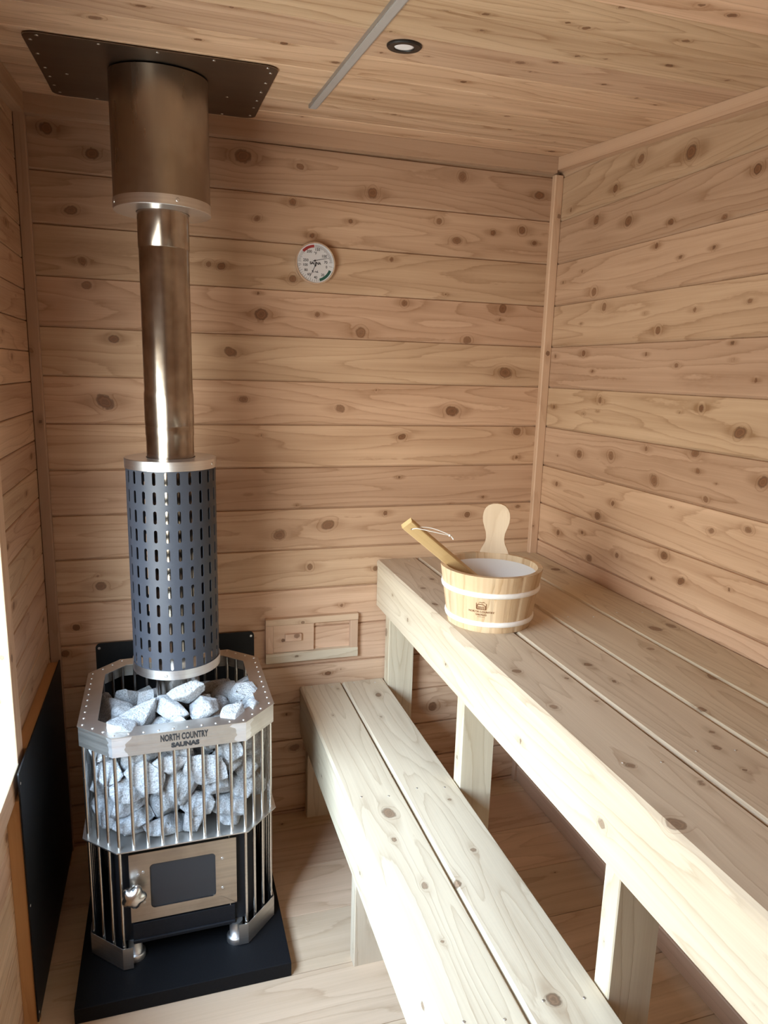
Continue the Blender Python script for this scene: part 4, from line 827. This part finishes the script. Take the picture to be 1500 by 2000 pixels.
(1060, (0.1042, 0.0732, 0.0707), (0.295, -0.2158, 0.4957), (0.7243, -0.0386, -0.1025, -0.6808), 'rough grey stone hidden deep in the stove basket behind the other stones'),
(1061, (0.0903, 0.0543, 0.0618), (0.2044, -0.2222, 0.5092), (0.8363, 0.236, 0.4462, -0.214), 'rough grey stone hidden deep in the stove basket behind the other stones'),
(1062, (0.1286, 0.1089, 0.0697), (0.2114, -0.3751, 0.5425), (-0.0009, -0.2053, -0.1295, 0.9701), 'large grey stone behind the angled bars at the left corner, fourth from bottom'),
(1063, (0.1324, 0.1101, 0.0638), (0.3609, -0.5196, 0.5163), (0.4602, -0.7776, -0.4261, -0.0429), 'large grey stone behind the fifth front bar from the left, first from bottom'),
(1064, (0.1215, 0.0983, 0.0736), (0.3134, -0.4782, 0.5925), (0.4007, 0.3897, 0.0787, -0.8255), 'large stone on the pile along the front of the collar, third from the left'),
(1065, (0.1095, 0.0736, 0.0565), (0.4405, -0.4697, 0.5431), (0.3813, 0.1114, 0.4301, -0.8108), 'rough grey stone hidden deep in the stove basket behind the other stones'),
(1066, (0.0941, 0.058, 0.055), (0.4844, -0.4991, 0.543), (0.2292, 0.7397, -0.4824, -0.4093), 'medium-sized grey stone behind the ninth front bar from the left, third from bottom'),
(1067, (0.0972, 0.078, 0.0421), (0.4962, -0.403, 0.5126), (0.1724, -0.768, -0.5935, -0.1685), 'rough grey stone hidden deep in the stove basket behind the other stones'),
(1068, (0.1299, 0.1005, 0.0882), (0.4737, -0.394, 0.5806), (0.0759, 0.4068, 0.489, 0.7678), 'large stone on the pile at the right of the collar, first from the front'),
(1069, (0.1295, 0.1068, 0.0753), (0.3837, -0.1909, 0.5424), (0.0795, -0.9167, 0.3437, -0.1875), 'rough grey stone hidden deep in the stove basket behind the other stones'),
(1070, (0.0827, 0.065, 0.0387), (0.1681, -0.2492, 0.4123), (0.3795, 0.0859, 0.9123, -0.128), 'rough grey stone hidden deep in the stove basket behind the other stones'),
(1071, (0.0979, 0.075, 0.0555), (0.2852, -0.5425, 0.5457), (0.332, 0.367, -0.6493, 0.5775), 'medium-sized grey stone behind the third front bar from the left, first from bottom'),
(1072, (0.1039, 0.0868, 0.0615), (0.2188, -0.2886, 0.5431), (0.2738, 0.5018, -0.0431, -0.8194), 'rough grey stone hidden deep in the stove basket behind the other stones'),
(1073, (0.1001, 0.0664, 0.0662), (0.2706, -0.5261, 0.5932), (0.1763, 0.9539, 0.2133, 0.1159), 'medium-sized grey stone behind the third front bar from the left, second from bottom'),
(1074, (0.1073, 0.0854, 0.0556), (0.5399, -0.4737, 0.5633), (0.0587, 0.3486, -0.8987, -0.2596), 'large grey stone behind the angled bars at the right corner, third from bottom'),
(1075, (0.0925, 0.0678, 0.06), (0.4745, -0.5274, 0.5727), (0.0393, 0.2456, 0.6074, -0.7544), 'medium-sized grey stone behind the ninth front bar from the left, fourth from bottom'),
(1076, (0.0911, 0.0727, 0.0618), (0.4417, -0.1531, 0.4931), (0.2851, 0.4499, -0.5756, 0.6205), 'rough grey stone hidden deep in the stove basket behind the other stones'),
(1077, (0.1247, 0.1005, 0.0526), (0.3085, -0.2101, 0.5518), (0.2921, -0.7784, 0.5355, -0.1485), 'rough grey stone hidden deep in the stove basket behind the other stones'),
(1078, (0.1153, 0.0941, 0.05), (0.252, -0.198, 0.5682), (0.715, 0.1062, -0.1131, 0.6818), 'large grey stone behind the third front bar from the left, third from bottom'),
(1079, (0.0964, 0.0643, 0.0547), (0.1742, -0.4804, 0.4971), (0.6869, -0.4657, -0.0019, 0.5578), 'medium-sized grey stone behind the angled bars at the left corner, second from bottom'),
(1080, (0.1044, 0.075, 0.0666), (0.5439, -0.4162, 0.5988), (0.6109, 0.0324, -0.2633, -0.746), 'rough grey stone hidden deep in the stove basket behind the other stones'),
(1081, (0.0821, 0.0504, 0.0374), (0.3358, -0.552, 0.5697), (0.0616, -0.1592, -0.7122, -0.6809), 'small grey stone behind the fifth front bar from the left, second from bottom'),
(1082, (0.0886, 0.0547, 0.0614), (0.407, -0.4815, 0.573), (0.7582, -0.4995, 0.3974, -0.1327), 'medium-sized grey stone behind the seventh front bar from the left, fourth from bottom'),
(1083, (0.1273, 0.0791, 0.0714), (0.5266, -0.3913, 0.6432), (0.3479, -0.0318, 0.5458, 0.7616), 'large stone on the pile at the right of the collar, second from the front'),
(1084, (0.0987, 0.067, 0.0512), (0.5448, -0.2128, 0.5322), (0.5694, -0.2671, -0.4243, -0.6515), 'rough grey stone hidden deep in the stove basket behind the other stones'),
(1085, (0.1163, 0.0868, 0.0606), (0.4583, -0.1632, 0.5581), (0.5555, -0.7959, -0.2237, 0.0898), 'large grey stone behind the seventh front bar from the left, fifth from bottom'),
(1086, (0.0921, 0.0628, 0.0419), (0.2413, -0.2723, 0.5139), (0.3497, 0.3963, -0.1786, -0.83), 'rough grey stone hidden deep in the stove basket behind the other stones'),
(1087, (0.1114, 0.0868, 0.0587), (0.1725, -0.2756, 0.5437), (0.5781, -0.3712, -0.5051, 0.5224), 'rough grey stone hidden deep in the stove basket behind the other stones'),
(1088, (0.0862, 0.0556, 0.0452), (0.2041, -0.5202, 0.5465), (0.7005, 0.6197, -0.2136, -0.2821), 'medium-sized grey stone behind the angled bars at the left corner, third from bottom'),
(1089, (0.114, 0.0907, 0.06), (0.4362, -0.5068, 0.6195), (0.4172, -0.6202, 0.5747, -0.333), 'large stone on the pile along the front of the collar, seventh from the left'),
(1090, (0.1245, 0.0941, 0.0673), (0.5414, -0.5073, 0.6259), (0.5329, 0.4426, -0.2088, 0.6903), 'large grey stone behind the angled bars at the right corner, fourth from bottom'),
(1091, (0.1017, 0.0737, 0.0628), (0.5117, -0.3296, 0.5863), (0.054, -0.0109, -0.5256, 0.8489), 'rough grey stone hidden deep in the stove basket behind the other stones'),
(1092, (0.1043, 0.0807, 0.0573), (0.5099, -0.1627, 0.4955), (0.5134, -0.1933, -0.5723, -0.6096), 'rough grey stone hidden deep in the stove basket behind the other stones'),
(1093, (0.095, 0.0697, 0.0584), (0.3877, -0.2205, 0.5827), (0.8255, 0.1742, 0.0197, 0.5365), 'rough grey stone hidden deep in the stove basket behind the other stones'),
(1094, (0.0858, 0.0606, 0.0463), (0.2532, -0.1604, 0.5276), (0.1297, 0.0437, -0.8881, -0.4387), 'rough grey stone hidden deep in the stove basket behind the other stones'),
(1095, (0.1286, 0.1073, 0.0675), (0.1926, -0.3289, 0.5958), (0.9201, 0.1568, -0.2105, -0.291), 'large stone on the pile at the left of the collar, second from the front'),
(1096, (0.1296, 0.1034, 0.0639), (0.187, -0.43, 0.5798), (0.0241, 0.3069, 0.9451, -0.1101), 'rough grey stone hidden deep in the stove basket behind the other stones'),
(1097, (0.1066, 0.0672, 0.069), (0.3728, -0.5235, 0.5893), (0.2017, -0.8511, -0.0465, 0.4825), 'large grey stone behind the fifth front bar from the left, third from bottom'),
(1098, (0.19, 0.105, 0.065), (0.2334, -0.4764, 0.6355), (0.9031, 0.322, -0.1264, 0.2544), 'big flat stone on the pile along the front of the collar, second from the left'),
(1099, (0.115, 0.085, 0.06), (0.4887, -0.4771, 0.6238), (0.4639, -0.0206, 0.7972, -0.3859), 'large stone on the pile along the front of the collar, ninth from the left'),
(1100, (0.105, 0.085, 0.06), (0.4831, -0.3019, 0.6208), (0.6313, -0.4626, -0.3482, 0.5159), 'large stone on the pile at the right of the collar, third from the front'),
(1101, (0.11, 0.075, 0.06), (0.2386, -0.4036, 0.6192), (0.2083, 0.8276, -0.4738, -0.2169), 'large stone on the pile at the left of the collar, first from the front'),
(1102, (0.1, 0.06, 0.05), (0.3426, -0.529, 0.6357), (0.6763, -0.6837, -0.0349, -0.2721), 'medium-sized stone on the pile along the front of the collar, fifth from the left'),
(1103, (0.09, 0.08, 0.055), (0.2236, -0.2429, 0.5979), (0.3173, 0.7969, -0.4623, 0.2245), 'medium-sized stone on the pile at the left of the collar, fourth from the front'),
(1104, (0.1, 0.075, 0.055), (0.5395, -0.2702, 0.6176), (0.8906, -0.1274, -0.3768, -0.2208), 'medium-sized stone on the pile at the right of the collar, fifth from the front'),
(1105, (0.11, 0.07, 0.06), (0.3528, -0.1744, 0.5998), (0.2725, 0.4861, -0.7725, 0.3044), 'rough grey stone hidden deep in the stove basket behind the other stones'),
(1106, (0.09, 0.07, 0.055), (0.1621, -0.2212, 0.5745), (0.6664, 0.0801, -0.531, -0.5172), 'medium-sized stone on the pile at the left of the collar, third from the front'),
(1107, (0.085, 0.065, 0.05), (0.4878, -0.5364, 0.6572), (0.6482, 0.1114, 0.5311, -0.5342), 'small stone on the pile along the front of the collar, eighth from the left'),
(1108, (0.08, 0.05, 0.085), (0.2276, -0.5296, 0.6592), (0.7706, 0.5394, 0.281, 0.1906), 'small stone on the pile along the front of the collar, first from the left'),
(1109, (0.1, 0.08, 0.055), (0.4115, -0.4788, 0.663), (0.9505, -0.0004, -0.1706, -0.2595), 'medium-sized stone on the pile along the front of the collar, sixth from the left'),
(1110, (0.115, 0.08, 0.065), (0.3456, -0.4564, 0.6668), (0.9492, 0.0737, 0.1357, -0.2742), 'large stone on the pile along the front of the collar, fourth from the left'),
(1111, (0.1, 0.07, 0.06), (0.3799, -0.4391, 0.6963), (0.9901, -0.1043, -0.0655, -0.0672), 'medium-sized stone on the pile in front of the guard, second from the left'),
(1112, (0.1, 0.08, 0.06), (0.2788, -0.3285, 0.6224), (0.3351, -0.5822, 0.7106, -0.2097), 'medium-sized stone on the pile in front of the guard, first from the left')]

for i, (seed, dims, loc, quat, lab) in enumerate(STONES):
    o = link('stone', stone_mesh(seed, dims), M_STONE, None, loc); o.rotation_mode = 'QUATERNION'; o.rotation_quaternion = quat
    tag(o, lab, 'stone', 'sauna stones piled in the stove basket')

# ------------------------------------------------------------------ bucket and ladle
BX, BY, BZ = 1.129, -0.6175, 0.8974; RB, RT, BH = 0.1052, 0.1282, 0.146; BT = 0.0125
bucket = thing('sauna_bucket', 'pale wooden bucket with two white hoops and a paddle handle on the high bench', 'bucket', (BX, BY, BZ))
hd = Vector((0.487, -0.0, 0)); ha = math.atan2(0.104, 0.058)
NS = 22; b = WB(); da_ = 2 * PI / NS
for s in range(NS):
    rg = random.Random(s * 13 + 5); sd = rg.random() * 9; tn = rg.random(); a0 = ha - da_ / 2 + s * da_; na, nz_ = 5, 10
    Pv = []; G = []
    for j in range(nz_ + 1):
        z = BH * j / nz_; ro = RB + (RT - RB) * j / nz_
        for i in range(na + 1):
            a = a0 + da_ * (i / na); g_ = 0.0007 if i in (0, na) else 0.0
            Pv.append(((ro - g_) * math.cos(a), (ro - g_) * math.sin(a), z)); G.append((z + sd, (i / na) * 0.034 + sd, sd))
    F = [(j * (na + 1) + i, j * (na + 1) + i + 1, (j + 1) * (na + 1) + i + 1, (j + 1) * (na + 1) + i) for j in range(nz_) for i in range(na)]
    b.raw(Pv, F, G, tn)
    # rim and inner face
    Pv = []; G = []
    for (rr, z) in ((RT - 0.0006, BH), (RT - BT, BH), (RT - BT - 0.004, BH - 0.030), (RB - BT, 0.012)):
        for i in range(na + 1): a = a0 + da_ * i / na; Pv.append((rr * math.cos(a), rr * math.sin(a), z)); G.append((z * 1.0 + sd, (i / na) * 0.034 + sd, sd))
    b.raw(Pv, [(j * (na + 1) + i, j * (na + 1) + i + 1, (j + 1) * (na + 1) + i + 1, (j + 1) * (na + 1) + i) for j in range(3) for i in range(na)], G, tn)
    Pv = [(0, 0, 0.0), ((RB - 0.0003) * math.cos(a0), (RB - 0.0003) * math.sin(a0), 0.0), ((RB - 0.0003) * math.cos(a0 + da_ / 2), (RB - 0.0003) * math.sin(a0 + da_ / 2), 0.0), ((RB - 0.0003) * math.cos(a0 + da_), (RB - 0.0003) * math.sin(a0 + da_), 0.0)]
    b.raw(Pv, [(0, 3, 2, 1)], [(p_[0], p_[1], sd) for p_ in Pv], tn)
b.build('tub', M_STAVE, bucket)
b = MB(); ri = RT - BT - 0.0012
b.lathe([(ri, BH - 0.016), (ri - 0.0012, BH - 0.0155), (RB - BT - 0.004, 0.015), (RB - BT - 0.012, 0.0125), (0.0005, 0.0125)], n=72, cap0=False, cap1=False); b.build('liner', M_LINER, bucket)
for k in (0.155, 0.675):
    rr = RB + (RT - RB) * k; z = BH * k
    MB().lathe([(rr - 0.0006, z - 0.0068), (rr + 0.0028, z - 0.0055), (rr + 0.0042, z), (rr + 0.0034, z + 0.0055), (rr + 0.0002, z + 0.0068)], n=72, cap0=False, cap1=False).build('hoop', M_HOOP, bucket)
# paddle handle rising from the far stave
prof = [(0.000, 0.036), (0.105, 0.0385), (0.143, 0.0400), (0.155, 0.0350), (0.172, 0.0265), (0.186, 0.0240), (0.200, 0.0255), (0.214, 0.0305), (0.228, 0.0350), (0.241, 0.0362), (0.254, 0.0345), (0.264, 0.0300), (0.272, 0.0220), (0.2765, 0.0110), (0.2775, 0.0)]
b = WB(); Pv = []; G = []; th = 0.0145; nx = 8
tilt = (RT - RB) / BH
hx_, hy_ = math.cos(ha), math.sin(ha)
def hp(z, u, n_): r_ = RB - 0.012 + tilt * z + n_; return (r_ * hx_ - u * hy_, r_ * hy_ + u * hx_, z)
zs = []
for i in range(len(prof) - 1):
    for s in range(3): f_ = s / 3; zs.append((prof[i][0] + (prof[i + 1][0] - prof[i][0]) * f_, prof[i][1] + (prof[i + 1][1] - prof[i][1]) * f_))
zs.append(prof[-1]); zs = [z for z in zs if z[0] >= 0.108]
for n_, fl_ in ((0.0, 0), (th, 1)):
    for z, w in zs:
        for i in range(nx + 1): u = w * (2 * i / nx - 1); Pv.append(hp(z, u, n_)); G.append((z, u + 0.3, 2.2))
m = nx + 1; K_ = len(zs)
F = [(j * m + i, (j + 1) * m + i, (j + 1) * m + i + 1, j * m + i + 1) for j in range(K_ - 1) for i in range(nx)]
F += [tuple(K_ * m + q_ for q_ in f[::-1]) for f in F]
for j in range(K_ - 1): F += [(j * m, K_ * m + j * m, K_ * m + (j + 1) * m, (j + 1) * m), (j * m + nx, (j + 1) * m + nx, K_ * m + (j + 1) * m + nx, K_ * m + j * m + nx)]
F += [(i, i + 1, K_ * m + i + 1, K_ * m + i) for i in range(nx)]
b.raw(Pv, F, G, 0.6); o = b.build('handle', M_HANDLE, bucket)
# printed emblem and name wrapped on the staves
la = math.atan2(-0.1265, -0.0735)     # towards the viewer
la = math.atan2(-2.17 - BY, 0.356 - BX) - R(9.0)
b = MB()
I = Matrix.Identity(4)
text_into(b, 'NORTH COUNTRY', 0.0070, Matrix.Translation((0, -0.0105, 0)), extrude=0.0001, spacing=1.08, bold=0.0001)
text_into(b, 'SAUNAS', 0.0066, Matrix.Translation((0, -0.0180, 0)), extrude=0.0001, spacing=1.15, bold=0.0001)
for x0, x1, y0_, y1_ in [(-0.011, 0.011, -0.0045, -0.0030), (-0.0105, -0.0088, -0.003, 0.006), (-0.0065, -0.0050, -0.003, 0.0045), (-0.0025, -0.0012, -0.003, 0.0045), (0.0012, 0.0026, -0.003, 0.0045), (0.0050, 0.0064, -0.003, 0.0045), (0.0088, 0.0104, -0.003, 0.006), (-0.0125, -0.0112, -0.003, 0.0125), (0.0112, 0.0125, -0.003, 0.0125), (-0.009, 0.009, -0.0238, -0.0232)]:
    b.prism([(x0, y0_), (x1, y0_), (x1, y1_), (x0, y1_)], 0.0, 0.0002)
for poly in ([(-0.0125, 0.0055), (-0.008, 0.0105), (0.004, 0.0105), (0.0125, 0.0045), (0.0105, 0.0045), (0.0035, 0.0085), (-0.007, 0.0085), (-0.0105, 0.0050)],
             [(-0.009, 0.0125), (-0.003, 0.0160), (0.001, 0.0145), (0.006, 0.0170), (0.011, 0.0120), (0.006, 0.0150), (0.001, 0.0130), (-0.003, 0.0148)]):
    b.prism(poly, 0.0, 0.0002)
def wrap(p):
    x, y, z = p; zz = 0.066 + y; r_ = RB + tilt * zz + 0.0005 + z; a = la + x / (RB + tilt * 0.066); return (r_ * math.cos(a), r_ * math.sin(a), zz)
bend(b, wrap).build('print', M_BRAND, bucket)
# ladle resting on the rim
la_ = Vector((1.010, -0.600, 1.0660)); le = Vector((0.890, -0.640, 1.1630)); D = (le - la_).normalized()
ladle = thing('ladle', 'wooden ladle with a white cord loop leaning in the bucket', 'ladle', tuple(la_))
Nn = Vector((-0.35, -0.9, -0.2)); Nn = (Nn - D * Nn.dot(D)).normalized(); S = Nn.cross(D).normalized()
LM = Matrix((D, S, Nn)).transposed().to_4x4()
Lt = (le - la_).length; Lb = 0.150
b = WB(); b.board(o=(-Lb, -0.0150, 0.0075), U=(1, 0, 0), V=(0, 1, 0), N=(0, 0, 1), L=Lb + Lt, W=0.0300, T=0.0150, cell=0.005, bot=0.002, top=0.002)
o = b.build('handle', M_LADLE, ladle); o.matrix_local = LM
o = MB().lathe([(0.0022, 0.0076), (0.0022, 0.0080)], Lt - 0.018, 0.0, n=14).build('hole', M_DARK, ladle); o.matrix_local = LM
bw = MB(); bw.lathe([(0.002, -0.024), (0.018, -0.022), (0.029, -0.008), (0.031, 0.008), (0.028, 0.008), (0.026, -0.006), (0.016, -0.018), (0.001, -0.019)], n=32, cap0=False, cap1=False)
o = bw.build('bowl', M_LADLE, ladle); o.location = LM @ Vector((-Lb - 0.020, 0, 0.004)); o.rotation_euler = (0, R(15), 0)
c0 = LM @ Vector((Lt - 0.018, 0.0, 0.0085)); pts = [c0, c0 + Vector((0.012, -0.006, 0.003)), c0 + Vector((0.045, -0.012, -0.004)), c0 + Vector((0.078, -0.014, -0.012)), c0 + Vector((0.094, -0.014, -0.016)), c0 + Vector((0.101, -0.016, -0.026))]
pts2 = [c0, c0 + Vector((0.016, 0.004, 0.004)), c0 + Vector((0.05, 0.001, 0.001)), c0 + Vector((0.082, -0.008, -0.010)), c0 + Vector((0.094, -0.013, -0.016)), c0 + Vector((0.104, -0.010, -0.024))]
def smooth(ps, n=5):
    out = []
    for i in range(len(ps) - 1):
        p0, p1, p2, p3 = ps[max(i - 1, 0)], ps[i], ps[i + 1], ps[min(i + 2, len(ps) - 1)]
        for k in range(n): t_ = k / n; out.append(0.5 * ((2 * p1) + (p2 - p0) * t_ + (2 * p0 - 5 * p1 + 4 * p2 - p3) * t_ ** 2 + (3 * p1 - p0 - 3 * p2 + p3) * t_ ** 3))
    return out + [ps[-1]]
b = MB(); b.tube(smooth(pts), 0.0011, 8); b.tube(smooth(pts2), 0.0011, 8)
kp = c0 + Vector((0.092, -0.0135, -0.0155)); bm = bmesh.new(); bmesh.ops.create_icosphere(bm, subdivisions=2, radius=0.0032); b.bm(bm, Matrix.Translation(kp), True)
b.build('cord', M_CORD, ladle)
